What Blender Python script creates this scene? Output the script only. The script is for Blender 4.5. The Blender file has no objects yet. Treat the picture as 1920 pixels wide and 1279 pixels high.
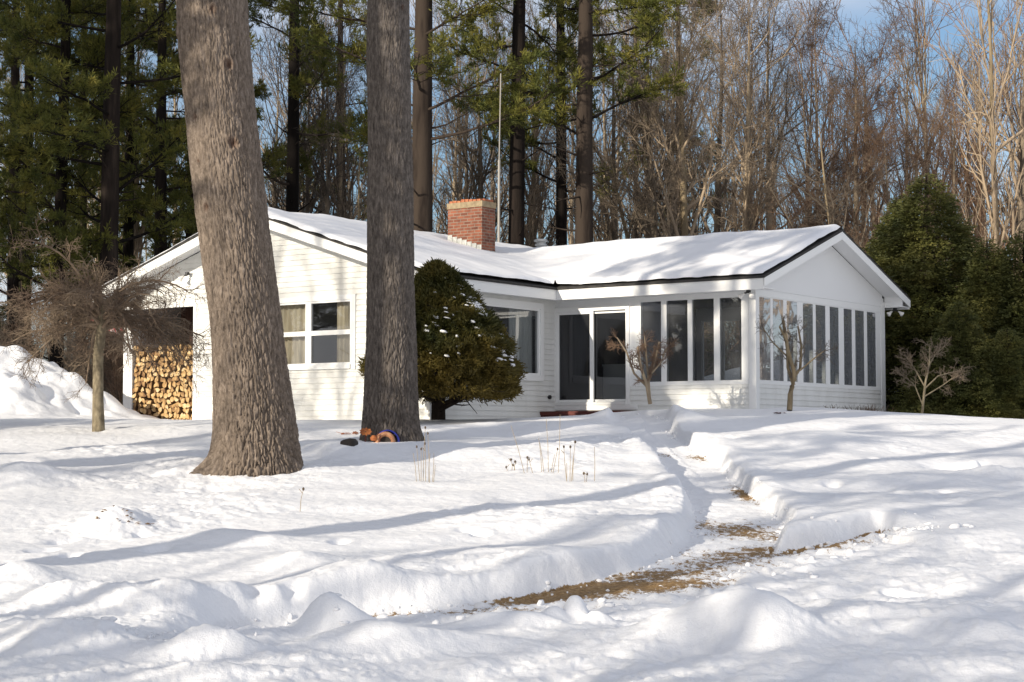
import bpy, math, random
import numpy as np
from mathutils import Vector, Matrix

random.seed(7)
RNG = np.random.default_rng(7)
sc = bpy.context.scene
COL = sc.collection
R = math.radians

# ------------------------------------------------------------------ camera facts
F, PITCH, YAW = 3400.0, 0.056, 0.62          # focal length in photo pixels, pitch up, house yaw
EYE = -0.882                                  # eye height relative to the house floor (z = 0)
HC = np.array([5.017, 37.31])                 # porch corner of the house
SUN_AZ, SUN_EL = R(46), R(19)                 # sun behind the left shoulder
SUN = np.array([-math.sin(SUN_AZ)*math.cos(SUN_EL), -math.cos(SUN_AZ)*math.cos(SUN_EL), math.sin(SUN_EL)])

def ray(u, v):
    x = (u-960)/F; zc = -(v-639.5)/F
    Y = math.cos(PITCH)-zc*math.sin(PITCH); Z = math.sin(PITCH)+zc*math.cos(PITCH)
    return np.array([x/Y, 1.0, Z/Y])
def at(u, v, Y):                              # real point seen at photo pixel u, v at depth Y
    d = ray(u, v); return np.array([d[0]*Y, Y, EYE+d[2]*Y])

# ------------------------------------------------------------------ noise
_P = np.random.default_rng(3).permutation(4096)
def _hash(ix, iy, iz):
    return _P[(_P[(_P[ix & 4095]+iy) & 4095]+iz) & 4095]
_G = np.random.default_rng(5).normal(size=(4096, 3)); _G /= np.linalg.norm(_G, axis=1)[:, None]
def perlin(x, y, z=0.0):
    x = np.asarray(x, float); y = np.asarray(y, float); z = np.zeros_like(x)+z
    ix, iy, iz = np.floor(x).astype(int), np.floor(y).astype(int), np.floor(z).astype(int)
    fx, fy, fz = x-ix, y-iy, z-iz
    u, v, w = [t*t*t*(t*(t*6-15)+10) for t in (fx, fy, fz)]
    out = 0
    for dx in (0, 1):
        for dy in (0, 1):
            for dz in (0, 1):
                g = _G[_hash(ix+dx, iy+dy, iz+dz)]
                d = g[..., 0]*(fx-dx)+g[..., 1]*(fy-dy)+g[..., 2]*(fz-dz)
                out = out+d*(u if dx else 1-u)*(v if dy else 1-v)*(w if dz else 1-w)
    return out*1.4
def fbm(x, y, z=0.0, o=4, gain=.5):
    a, s, t = 1.0, 1.0, 0
    for i in range(o):
        t = t+a*perlin(x*s+i*17.3, y*s-i*9.1, z*s+i*3.7); a *= gain; s *= 2.03
    return t
def worley(x, y, z):
    ix, iy, iz = np.floor(x).astype(int), np.floor(y).astype(int), np.floor(z).astype(int)
    f1 = np.full(x.shape, 9.0); f2 = f1.copy(); cid = np.zeros(x.shape, int)
    for dx in (-1, 0, 1):
        for dy in (-1, 0, 1):
            for dz in (-1, 0, 1):
                h = _hash(ix+dx, iy+dy, iz+dz)
                px = ix+dx+.5+_G[h, 0]*.5; py = iy+dy+.5+_G[h, 1]*.5; pz = iz+dz+.5+_G[h, 2]*.5
                d = np.sqrt((px-x)**2+(py-y)**2+(pz-z)**2)
                m = d < f1
                f2 = np.where(m, f1, np.minimum(f2, d)); cid = np.where(m, h, cid); f1 = np.where(m, d, f1)
    return f1, f2, cid
def sst(a, b, x):
    t = np.clip((x-a)/(b-a), 0, 1); return t*t*(3-2*t)

# ------------------------------------------------------------------ materials
def mat(name, color, rough=.7, metal=0.0, spec=.4):
    m = bpy.data.materials.new(name); m.use_nodes = True
    b = m.node_tree.nodes['Principled BSDF']
    b.inputs['Base Color'].default_value = (*color, 1); b.inputs['Roughness'].default_value = rough
    b.inputs['Metallic'].default_value = metal; b.inputs['Specular IOR Level'].default_value = spec
    return m
def N(m, t, **kw):
    n = m.node_tree.nodes.new(t)
    for k, v in kw.items():
        if k in n.inputs: n.inputs[k].default_value = v
        else: setattr(n, k, v)
    return n
def Lk(m, a, b): m.node_tree.links.new(a, b)
def bsdf(m): return m.node_tree.nodes['Principled BSDF']
def ramp(m, fac, stops):
    r = N(m, 'ShaderNodeValToRGB'); e = r.color_ramp.elements
    while len(e) < len(stops): e.new(.5)
    for el, (p, c) in zip(e, stops): el.position = p; el.color = (*c, 1)
    Lk(m, fac, r.inputs['Fac']); return r.outputs['Color']
def vary(m, stops, scale=3.0, stretch=(1, 1, 1), detail=4.0, objrand=False, coord='Object', rough=.6):
    tc = N(m, 'ShaderNodeTexCoord'); mp = N(m, 'ShaderNodeMapping'); mp.inputs['Scale'].default_value = stretch
    Lk(m, tc.outputs[coord], mp.inputs['Vector'])
    no = N(m, 'ShaderNodeTexNoise'); no.inputs['Scale'].default_value = scale; no.inputs['Detail'].default_value = detail
    no.inputs['Roughness'].default_value = rough
    Lk(m, mp.outputs['Vector'], no.inputs['Vector'])
    fac = no.outputs['Fac']
    if objrand:
        oi = N(m, 'ShaderNodeObjectInfo'); ad = N(m, 'ShaderNodeMath', operation='MULTIPLY_ADD')
        ad.inputs[1].default_value = .55; Lk(m, oi.outputs['Random'], ad.inputs[0])
        sb = N(m, 'ShaderNodeMath', operation='SUBTRACT'); Lk(m, no.outputs['Fac'], sb.inputs[0]); sb.inputs[1].default_value = .27
        Lk(m, sb.outputs[0], ad.inputs[2]); fac = ad.outputs[0]
    c = ramp(m, fac, stops); Lk(m, c, bsdf(m).inputs['Base Color']); return no, mp
def bump(m, height, strength=.4, dist=.02):
    b = N(m, 'ShaderNodeBump'); b.inputs['Strength'].default_value = strength; b.inputs['Distance'].default_value = dist
    Lk(m, height, b.inputs['Height']); Lk(m, b.outputs['Normal'], bsdf(m).inputs['Normal'])

M = {}
m = M['snow'] = mat('snow', (.86, .86, .87), .55, spec=.25)
tc = N(m, 'ShaderNodeTexCoord')
n1 = N(m, 'ShaderNodeTexNoise', Scale=9.0, Detail=6.0, Roughness=.6); Lk(m, tc.outputs['Object'], n1.inputs['Vector'])
n2 = N(m, 'ShaderNodeTexNoise', Scale=90.0, Detail=3.0); Lk(m, tc.outputs['Object'], n2.inputs['Vector'])
ad = N(m, 'ShaderNodeMath', operation='MULTIPLY_ADD'); ad.inputs[1].default_value = .25
Lk(m, n2.outputs['Fac'], ad.inputs[0]); Lk(m, n1.outputs['Fac'], ad.inputs[2])
bump(m, ad.outputs[0], .5, .035)
m = M['roof_snow'] = mat('roof_snow', (.86, .86, .87), .55, spec=.25)
tc = N(m, 'ShaderNodeTexCoord')
n1 = N(m, 'ShaderNodeTexNoise', Scale=7.0, Detail=5.0); Lk(m, tc.outputs['Object'], n1.inputs['Vector'])
bump(m, n1.outputs['Fac'], .2, .02)

# shovelled path: leaf litter and dead grass under trodden snow, bare where the zone attribute is high
m = M['path'] = mat('path', (.2, .13, .06), .85)
tc = N(m, 'ShaderNodeTexCoord')
mp = N(m, 'ShaderNodeMapping'); mp.inputs['Scale'].default_value = (1, .55, 1); Lk(m, tc.outputs['Object'], mp.inputs['Vector'])
no = N(m, 'ShaderNodeTexNoise', Scale=13.0, Detail=10.0, Roughness=.8); Lk(m, mp.outputs['Vector'], no.inputs['Vector'])
at_ = N(m, 'ShaderNodeAttribute', attribute_name='zone')
sm = N(m, 'ShaderNodeMath', operation='MULTIPLY_ADD'); sm.inputs[1].default_value = .34
Lk(m, at_.outputs['Fac'], sm.inputs[0]); Lk(m, no.outputs['Fac'], sm.inputs[2])
st = N(m, 'ShaderNodeMapRange'); st.inputs['From Min'].default_value = .63; st.inputs['From Max'].default_value = .69
Lk(m, sm.outputs[0], st.inputs['Value'])
g = N(m, 'ShaderNodeTexNoise', Scale=26.0, Detail=8.0, Roughness=.75); Lk(m, tc.outputs['Object'], g.inputs['Vector'])
gc = ramp(m, g.outputs['Fac'], [(.3, (.07, .04, .018)), (.45, (.22, .13, .05)), (.58, (.36, .23, .1)), (.68, (.5, .38, .22)), (.8, (.8, .78, .74))])
mx = N(m, 'ShaderNodeMix', data_type='RGBA'); Lk(m, st.outputs['Result'], mx.inputs['Factor'])
mx.inputs['A'].default_value = (.84, .84, .85, 1); Lk(m, gc, mx.inputs['B'])
Lk(m, mx.outputs['Result'], bsdf(m).inputs['Base Color'])
bump(m, no.outputs['Fac'], .5, .04)

m = M['white'] = mat('white_paint', (.8, .8, .78), .5)
no, mp = vary(m, [(.3, (.67, .665, .63)), (.6, (.75, .75, .72))], 2.5, (1, 1, .3))
m = M['trim'] = mat('white_trim', (.82, .82, .8), .4)
M['panel'] = mat('white_panel', (.8, .8, .79), .5)
m = M['shingle'] = mat('dark_shingle', (.035, .033, .032), .9); vary(m, [(.3, (.02, .02, .02)), (.7, (.06, .055, .05))], 8)
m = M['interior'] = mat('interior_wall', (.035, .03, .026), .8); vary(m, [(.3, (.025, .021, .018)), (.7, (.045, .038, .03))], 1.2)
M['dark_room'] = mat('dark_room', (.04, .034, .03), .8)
m = M['brown_wall'] = mat('brown_board', (.1, .05, .035), .8); vary(m, [(.3, (.06, .03, .022)), (.7, (.14, .07, .05))], 3, (6, 6, .4))
m = M['brick'] = mat('brick', (.3, .1, .06), .9)
tc = N(m, 'ShaderNodeTexCoord'); sx = N(m, 'ShaderNodeSeparateXYZ'); Lk(m, tc.outputs['Object'], sx.inputs[0])
a2 = N(m, 'ShaderNodeMath', operation='ADD'); Lk(m, sx.outputs[0], a2.inputs[0]); Lk(m, sx.outputs[1], a2.inputs[1])
cx = N(m, 'ShaderNodeCombineXYZ'); Lk(m, a2.outputs[0], cx.inputs[0]); Lk(m, sx.outputs[2], cx.inputs[1])
bt = N(m, 'ShaderNodeTexBrick', Scale=1.0); bt.inputs['Brick Width'].default_value = .21; bt.inputs['Row Height'].default_value = .072
bt.inputs['Mortar Size'].default_value = .009; bt.inputs['Color1'].default_value = (.27, .095, .055, 1); bt.inputs['Color2'].default_value = (.13, .045, .03, 1)
bt.inputs['Mortar'].default_value = (.24, .19, .15, 1); bt.inputs['Bias'].default_value = -.1
Lk(m, cx.outputs[0], bt.inputs['Vector'])
dn = N(m, 'ShaderNodeTexNoise', Scale=6.0, Detail=5.0); Lk(m, tc.outputs['Object'], dn.inputs['Vector'])
mx = N(m, 'ShaderNodeMix', data_type='RGBA', blend_type='MULTIPLY'); mx.inputs['Factor'].default_value = .6
Lk(m, bt.outputs['Color'], mx.inputs['A']); Lk(m, ramp(m, dn.outputs['Fac'], [(.3, (.45, .42, .42)), (.65, (1.15, 1.1, 1))]), mx.inputs['B'])
Lk(m, mx.outputs['Result'], bsdf(m).inputs['Base Color']); bump(m, bt.outputs['Fac'], -.5, .01)
m = M['capstone'] = mat('cap_stone', (.42, .32, .18), .85); vary(m, [(.3, (.2, .15, .09)), (.7, (.36, .28, .17))], 9)
m = M['tile'] = mat('terracotta', (.4, .13, .06), .8); vary(m, [(.3, (.3, .08, .04)), (.7, (.5, .2, .09))], 9)
m = M['lead'] = mat('lead_flashing', (.4, .41, .4), .5, .3); vary(m, [(.3, (.3, .32, .31)), (.7, (.55, .55, .52))], 14)
M['metal'] = mat('galvanised', (.55, .55, .52), .45, .6)
M['black'] = mat('black_metal', (.02, .02, .02), .5)
M['bulb'] = mat('lamp_glass', (.8, .78, .74), .15)
M['alu'] = mat('aluminium', (.7, .7, .68), .4, .4)
m = M['redwood'] = mat('red_stained_wood', (.09, .02, .015), .7); vary(m, [(.3, (.06, .014, .01)), (.7, (.13, .03, .02))], 6, (1, 6, 6))
m = M['curtain'] = mat('curtain_beige', (.62, .53, .4), .9); vary(m, [(.3, (.52, .43, .31)), (.7, (.68, .6, .47))], 2, (8, 8, .5))
M['curtain_w'] = mat('curtain_white', (.62, .62, .6), .9)
M['appliance'] = mat('white_cabinet', (.5, .5, .5), .5)

def glass(name, tint, boost, veil=.03):
    m = bpy.data.materials.new(name); m.use_nodes = True; nt = m.node_tree; nt.nodes.clear()
    o = nt.nodes.new('ShaderNodeOutputMaterial'); tr = nt.nodes.new('ShaderNodeBsdfTransparent'); tr.inputs['Color'].default_value = (*tint, 1)
    gl = nt.nodes.new('ShaderNodeBsdfGlossy'); gl.inputs['Roughness'].default_value = .015; gl.inputs['Color'].default_value = (.95, .96, 1, 1)
    fr = nt.nodes.new('ShaderNodeFresnel'); fr.inputs['IOR'].default_value = 1.5
    ml = nt.nodes.new('ShaderNodeMath'); ml.operation = 'MULTIPLY'; ml.use_clamp = True; ml.inputs[1].default_value = boost
    tcx = nt.nodes.new('ShaderNodeTexCoord'); nz = nt.nodes.new('ShaderNodeTexNoise'); nz.inputs['Scale'].default_value = 1.6
    bp = nt.nodes.new('ShaderNodeBump'); bp.inputs['Strength'].default_value = .03; bp.inputs['Distance'].default_value = .05
    nt.links.new(tcx.outputs['Object'], nz.inputs['Vector']); nt.links.new(nz.outputs['Fac'], bp.inputs['Height']); nt.links.new(bp.outputs['Normal'], gl.inputs['Normal'])
    mxs = nt.nodes.new('ShaderNodeMixShader')
    nt.links.new(fr.outputs[0], ml.inputs[0]); nt.links.new(ml.outputs[0], mxs.inputs[0])
    dv = nt.nodes.new('ShaderNodeBsdfDiffuse'); dv.inputs['Color'].default_value = (.62, .65, .7, 1); mv = nt.nodes.new('ShaderNodeMixShader'); mv.inputs[0].default_value = veil
    nt.links.new(tr.outputs[0], mv.inputs[1]); nt.links.new(dv.outputs[0], mv.inputs[2]); nt.links.new(mv.outputs[0], mxs.inputs[1]); nt.links.new(gl.outputs[0], mxs.inputs[2]); nt.links.new(mxs.outputs[0], o.inputs['Surface'])
    return m
M['glass'] = glass('window_glass', (.74, .77, .77), 2.4, .015)
M['porch_glass'] = glass('porch_glass', (.74, .77, .77), 2.6, .07)
M['gable_glass'] = glass('gable_glass', (.72, .75, .77), 3.5, .27)
M['screen'] = glass('screened_glass', (.3, .31, .32), 1.2, .03)

def bark(name, stops, scale=6, st=(1, 1, .14), bs=.8, bd=.03, objrand=True):
    m = mat(name, stops[0][1], .9, spec=.15); no, mp = vary(m, stops, scale, st, 6, objrand)
    bump(m, no.outputs['Fac'], bs, bd); return m
M['pine_bark'] = bark('dark_pine_bark', [(.3, (.008, .006, .005)), (.55, (.022, .016, .013)), (.75, (.048, .036, .028))])
M['grey_bark'] = bark('hardwood_bark', [(.2, (.075, .062, .05)), (.5, (.21, .17, .125)), (.8, (.42, .33, .22))], 5, (1, 1, .3))
M['tan_bark'] = bark('tan_bark', [(.3, (.15, .115, .07)), (.55, (.27, .21, .13)), (.8, (.4, .33, .22))], 5, (1, 1, .3), objrand=False)
M['twig'] = mat('bare_twigs', (.12, .09, .065), .85, spec=.15)
vary(M['twig'], [(.15, (.07, .06, .05)), (.45, (.17, .135, .1)), (.65, (.31, .24, .17)), (.9, (.45, .35, .24))], .7, objrand=True)
M['red_twig'] = mat('reddish_twigs', (.14, .07, .05), .85, spec=.15)
vary(M['red_twig'], [(.2, (.1, .07, .052)), (.5, (.2, .13, .088)), (.8, (.32, .21, .135))], 1.2, objrand=True)
def needles(name, stops, scale=1.3, trans=.25):
    m = mat(name, stops[0][1], .6, spec=.3); vary(m, stops, scale, objrand=False)
    nt = m.node_tree; b = bsdf(m); src = b.inputs['Base Color'].links[0].from_socket
    tl = N(m, 'ShaderNodeBsdfTranslucent'); Lk(m, src, tl.inputs['Color'])
    mx = N(m, 'ShaderNodeMixShader'); mx.inputs[0].default_value = trans
    out = nt.nodes['Material Output']; Lk(m, b.outputs[0], mx.inputs[1]); Lk(m, tl.outputs[0], mx.inputs[2]); Lk(m, mx.outputs[0], out.inputs['Surface'])
    return m
M['pine_needle'] = needles('pine_needles', [(.3, (.04, .055, .012)), (.5, (.11, .115, .02)), (.7, (.22, .19, .035))])
M['hemlock_needle'] = needles('hemlock_needles', [(.3, (.035, .045, .014)), (.5, (.1, .105, .028)), (.7, (.2, .18, .05))])
M['yew_needle'] = needles('yew_needles', [(.3, (.025, .035, .01)), (.5, (.075, .07, .016)), (.7, (.19, .145, .034))], 1.6)
M['log_end'] = mat('split_log_end', (.5, .32, .14), .85)
vary(M['log_end'], [(.2, (.17, .09, .04)), (.45, (.42, .26, .11)), (.65, (.56, .38, .18)), (.85, (.66, .5, .3))], 9, objrand=True)
M['log_bark'] = mat('log_bark', (.16, .09, .045), .9)
vary(M['log_bark'], [(.2, (.08, .045, .025)), (.8, (.3, .18, .08))], 9, objrand=True)
M['stalk'] = mat('dry_stalk', (.3, .24, .16), .9)
M['seedhead'] = mat('seed_head', (.09, .065, .045), .9)
M['rust'] = mat('rusty_metal', (.34, .1, .03), .8); vary(M['rust'], [(.3, (.2, .05, .02)), (.7, (.5, .18, .05))], 20)
M['blue'] = mat('blue_glaze', (.03, .04, .32), .35)
M['tan'] = mat('tan_clay', (.5, .24, .12), .8); vary(M['tan'], [(.3, (.3, .12, .06)), (.7, (.6, .33, .18))], 14)
M['stone'] = mat('dark_stone', (.03, .024, .02), .8)

# ------------------------------------------------------------------ object helpers
def tag(o, label=None, cat=None, group=None, kind=None):
    if label: o['label'] = label
    if cat: o['category'] = cat
    if group: o['group'] = group
    if kind: o['kind'] = kind
    return o
def thing(name, loc, label, cat, group=None, rz=0.0):
    o = bpy.data.objects.new(name, None); COL.objects.link(o); o.location = loc; o.rotation_euler = (0, 0, rz)
    o.empty_display_size = .2
    return tag(o, label, cat, group)
def link(name, me, parent=None, loc=None):
    o = bpy.data.objects.new(name, me); COL.objects.link(o)
    if parent: o.parent = parent
    if loc is not None: o.location = loc
    return o
def npmesh(name, V, faces, mats, mi=None, smooth=False):
    """V (n,3); faces: list of int arrays (k,4) or (k,3)"""
    me = bpy.data.meshes.new(name)
    V = np.asarray(V, np.float32); me.vertices.add(len(V)); me.vertices.foreach_set('co', V.ravel())
    loops = np.concatenate([f.ravel() for f in faces]); tot = np.concatenate([np.full(len(f), f.shape[1]) for f in faces])
    st = np.concatenate([[0], np.cumsum(tot)[:-1]])
    me.loops.add(len(loops)); me.loops.foreach_set('vertex_index', loops.astype(np.int32))
    me.polygons.add(len(tot)); me.polygons.foreach_set('loop_start', st.astype(np.int32)); me.polygons.foreach_set('loop_total', tot.astype(np.int32))
    for mm in mats: me.materials.append(mm)
    if mi is not None: me.polygons.foreach_set('material_index', np.asarray(mi, np.int32))
    if smooth: me.polygons.foreach_set('use_smooth', np.ones(len(tot), bool))
    me.update(calc_edges=True); return me

class MB:                                      # collects boxes, polygons, tubes into one mesh
    def __init__(s): s.v = []; s.f = []; s.mi = []
    def add(s, vs, fs, mi=0):
        b = len(s.v); s.v += [tuple(map(float, p)) for p in vs]; s.f += [[b+i for i in f] for f in fs]; s.mi += [mi]*len(fs); return s
    def box(s, x0, x1, y0, y1, z0, z1, mi=0):
        return s.add([(x0, y0, z0), (x1, y0, z0), (x1, y1, z0), (x0, y1, z0), (x0, y0, z1), (x1, y0, z1), (x1, y1, z1), (x0, y1, z1)],
                     [(0, 3, 2, 1), (4, 5, 6, 7), (0, 1, 5, 4), (1, 2, 6, 5), (2, 3, 7, 6), (3, 0, 4, 7)], mi)
    def slab(s, poly, dz, mi=0):               # polygon extruded straight down by dz
        n = len(poly); lo = [(p[0], p[1], p[2]-dz) for p in poly]
        return s.add(list(poly)+lo, [tuple(range(n)), tuple(range(2*n-1, n-1, -1))]+[(i, n+i, n+(i+1) % n, (i+1) % n) for i in range(n)], mi)
    def prism(s, poly, vec, mi=0):
        n = len(poly); lo = [tuple(np.add(p, vec)) for p in poly]
        return s.add(list(poly)+lo, [tuple(range(n)), tuple(range(2*n-1, n-1, -1))]+[(i, n+i, n+(i+1) % n, (i+1) % n) for i in range(n)], mi)
    def tube(s, pts, rad, k=8, mi=0, cap=True):
        pts = [np.array(p, float) for p in pts]; rad = rad if hasattr(rad, '__len__') else [rad]*len(pts)
        V = []; 
        for i, p in enumerate(pts):
            t = pts[min(i+1, len(pts)-1)]-pts[max(i-1, 0)]; t /= np.linalg.norm(t)+1e-9
            ref = np.array([0, 0, 1.]) if abs(t[2]) < .9 else np.array([1., 0, 0])
            a = np.cross(t, ref); a /= np.linalg.norm(a); b = np.cross(t, a)
            for j in range(k):
                th = 2*math.pi*j/k; V.append(p+rad[i]*(a*math.cos(th)+b*math.sin(th)))
        Fs = [(i*k+j, i*k+(j+1) % k, (i+1)*k+(j+1) % k, (i+1)*k+j) for i in range(len(pts)-1) for j in range(k)]
        if cap: Fs += [tuple(range(k-1, -1, -1)), tuple((len(pts)-1)*k+j for j in range(k))]
        return s.add(V, Fs, mi)
    def lathe(s, prof, c=(0, 0, 0), k=16, mi=0, M3=None):
        V = []
        for r, z in prof:
            for j in range(k):
                th = 2*math.pi*j/k; p = np.array([r*math.cos(th), r*math.sin(th), z])
                if M3 is not None: p = np.array(M3 @ Vector(p))
                V.append(p+np.array(c))
        n = len(prof)
        return s.add(V, [(i*k+j, i*k+(j+1) % k, (i+1)*k+(j+1) % k, (i+1)*k+j) for i in range(n-1) for j in range(k)], mi)
    def mesh(s, name, mats, smooth=False, bevel=0):
        me = bpy.data.meshes.new(name); me.from_pydata(s.v, [], s.f)
        for mm in (mats if isinstance(mats, (list, tuple)) else [mats]): me.materials.append(mm)
        me.polygons.foreach_set('material_index', s.mi)
        if smooth: me.polygons.foreach_set('use_smooth', [True]*len(s.f))
        me.update(); return me
    def build(s, name, mats, parent=None, smooth=False, loc=None): return link(name, s.mesh(name, mats, smooth), parent, loc)

# ------------------------------------------------------------------ terrain
def softmin(a, b, k): return -k*np.logaddexp(-a/k, -b/k)
def zbase(X, Y):
    X = np.asarray(X, float); Y = np.asarray(Y, float)
    sl = -2.48+.0915*(Y-12.1)
    plate = -.43+.36*np.exp(-((X-5.2)/3.6)**2)-.22*sst(8.5, 14, X)
    z = softmin(sl, plate, .07)
    z = np.maximum(z, -2.52)+.0
    return z+1.7*sst(54, 100, Y)
def hit(u, v, drop=0.0, fn=None):              # where the line of sight meets the (lowered) base ground
    fn = fn or zbase
    d = ray(u, v); Y = np.linspace(9, 60, 6000)
    g = EYE+d[2]*Y-(fn(d[0]*Y, Y)-drop)
    i = np.argmax(g < 0) if (g < 0).any() else np.argmin(g)
    return np.array([d[0]*Y[i], Y[i]])
# shovelled path and ploughed strip: outline on the lowered ground, with snow depth and bank width at every corner
_pp = [  # px, py, depth, bank width
 (1150, 800, .08, .25), (1188, 822, .17, .12), (1213, 850, .2, .12), (1243, 885, .22, .13), (1280, 925, .23, .15), (1300, 958, .24, .16), (1308, 985, .24, .2), (1290, 1022, .24, .22),
 (1250, 1052, .25, .24), (1190, 1078, .25, .24), (1100, 1102, .26, .24), (985, 1128, .27, .24), (900, 1140, .28, .25), (800, 1152, .29, .26), (690, 1163, .3, .28), (560, 1176, .3, .29), (430, 1186, .28, .29), (330, 1190, .08, .29),
 (295, 1194, .0, .4), (300, 1202, .0, .5), (430, 1200, .22, .35), (560, 1188, .24, .35), (690, 1180, .24, .32), (800, 1170, .24, .32), (900, 1160, .24, .4), (985, 1154, .24, .4), (1100, 1148, .24, .5), (1200, 1136, .23, .6), (1300, 1118, .22, .7), (1380, 1095, .2, .8), (1470, 1068, .2, .8), (1560, 1040, .18, .9), (1650, 1012, .15, 1.), (1740, 992, .0, .6),
 (1740, 987, .0, .5), (1650, 1003, .18, .2), (1560, 1024, .21, .17), (1500, 1038, .23, .16), (1452, 1046, .24, .16), (1452, 1028, .24, .17), (1466, 1008, .24, .17), (1476, 993, .24, .15), (1448, 968, .24, .13), (1415, 942, .24, .13), (1375, 905, .24, .12), (1338, 872, .23, .12), (1300, 845, .23, .12), (1268, 826, .21, .12), (1256, 812, .2, .12), (1262, 798, .15, .16), (1240, 785, .1, .2), (1180, 778, .06, .25)]
PP = np.array([[*hit(u, v, d), d, w, float(w >= .3 and v > 985)] for u, v, d, w in _pp])
def path_field(X, Y):
    X = np.asarray(X, float); Y = np.asarray(Y, float)
    dm = np.full(X.shape, 1e9); dep = np.zeros(X.shape); wid = np.ones(X.shape); ins = np.zeros(X.shape, bool); lw = np.zeros(X.shape); sw = np.full(X.shape, 1e-9)
    n = len(PP)
    for i in range(n):
        a, b = PP[i], PP[(i+1) % n]; ex, ey = b[0]-a[0], b[1]-a[1]
        t = np.clip(((X-a[0])*ex+(Y-a[1])*ey)/(ex*ex+ey*ey+1e-12), 0, 1)
        d = np.hypot(X-a[0]-t*ex, Y-a[1]-t*ey); mk = d < dm
        dm = np.where(mk, d, dm); dep = np.where(mk, a[2]+t*(b[2]-a[2]), dep); wid = np.where(mk, a[3]+t*(b[3]-a[3]), wid); k_ = math.hypot(ex, ey)/(d*d+.02)**2; lw = lw+k_*(a[4]+t*(b[4]-a[4]))*(a[2]+t*(b[2]-a[2])); sw = sw+k_
        c = ((a[1] > Y) != (b[1] > Y)) & (X < (b[0]-a[0])*(Y-a[1])/(b[1]-a[1]+1e-12)+a[0]); ins ^= c
    return np.where(ins, -dm, dm), dep, wid, lw/sw
_bumps = [  # px, py, radius x, radius y (m), height (m), sharpness
 (500, 1180, .36, .28, .24, 4), (595, 1186, .4, .26, .17, 3), (440, 1205, .3, .25, .14, 2), (640, 1192, .5, .3, .12, 2), (375, 1215, .3, .2, .1, 2),
 (1088, 1160, .13, .13, .17, 3), (1040, 1165, .12, .11, .1, 2), (1120, 1170, .1, .1, .08, 2), (985, 1175, .3, .2, .09, 2), (900, 1178, .2, .15, .06, 2),
 (1400, 1228, .55, .4, .28, 2), (1260, 1215, .45, .3, .12, 2), (1560, 1190, .6, .5, .1, 2), (1700, 1130, .8, .6, .1, 2), (1800, 1220, .6, .5, .12, 2),
 (250, 1250, .4, .3, .11, 2), (110, 1255, .35, .3, .1, 2), (400, 1265, .3, .2, .14, 2), (850, 1235, .6, .35, .12, 2), (700, 1240, .4, .3, .1, 2),
 (680, 1080, .42, .5, .12, 2), (560, 1055, .35, .35, .1, 2), (205, 985, .38, .42, .2, 2), (250, 970, .2, .2, .08, 2), (150, 1120, .5, .5, .1, 2), (20, 1085, .4, .5, .14, 2), (300, 1125, .4, .4, .07, 2),
 (420, 1010, .5, .4, .1, 2), (30, 905, .7, .8, .24, 2), (640, 858, .75, .7, .2, 2), (880, 850, 1.3, 1., .12, 2), (1050, 850, .9, 1.2, .1, 2), (350, 880, .8, .8, .1, 2),
 (1000, 1040, .8, .6, .08, 2), (860, 1000, .6, .5, .06, 2), (1180, 990, .6, .6, .06, 2), (1090, 800, 1.2, .8, .1, 2),
 (1215, 778, .62, .5, .3, 2), (1165, 782, .4, .4, .16, 2), (1275, 788, .35, .5, .16, 2), (1350, 795, .9, .9, .1, 2), (1500, 830, 1.5, 1.2, .1, 2),
 (1835, 868, .16, .16, .2, 3), (1880, 888, .6, .25, .12, 2), (1795, 866, .5, .35, -.14, 2), (1860, 872, .9, .3, -.12, 2), (1700, 960, 1.2, .5, .08, 2), (1640, 900, 1., .6, .06, 2),
 (395, 912, .6, .5, -.13, 2), (560, 885, .5, .4, .05, 2)]+[(u, v, .11, .15, -.08, 3) for u, v in ((865, 992), (885, 998), (470, 1108), (545, 1104), (640, 1010), (1180, 1182), (1290, 1160), (1430, 1140), (1580, 1120), (1690, 1085), (300, 1030), (260, 1000), (90, 1010), (60, 1030), (130, 1040), (1760, 920), (1640, 860), (1560, 905))]
BU = [(*hit(u, v, .2 if v > 1140 else 0), rx, ry, h, s) for u, v, rx, ry, h, s in _bumps]
_q = HC+np.array([-3.2*math.cos(YAW)+9.5*math.sin(YAW), 3.2*math.sin(YAW)+9.5*math.cos(YAW)])
BU += [(_q[0], _q[1], 4.0, 2.0, 1.5, 2), (-11.2, 40.5, 1.75, 2.2, 1.3, 2), (-9.4, 39.6, 1.0, .9, .35, 2), (-13.5, 41, 3, 3, .55, 2), (-10.4, 38.2, .7, .7, .3, 2)]
def house_xy(X, Y):                            # world -> house plan coordinates
    c, s = math.cos(YAW), math.sin(YAW); dx, dy = X-HC[0], Y-HC[1]
    return dx*c-dy*s, dx*s+dy*c
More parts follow.
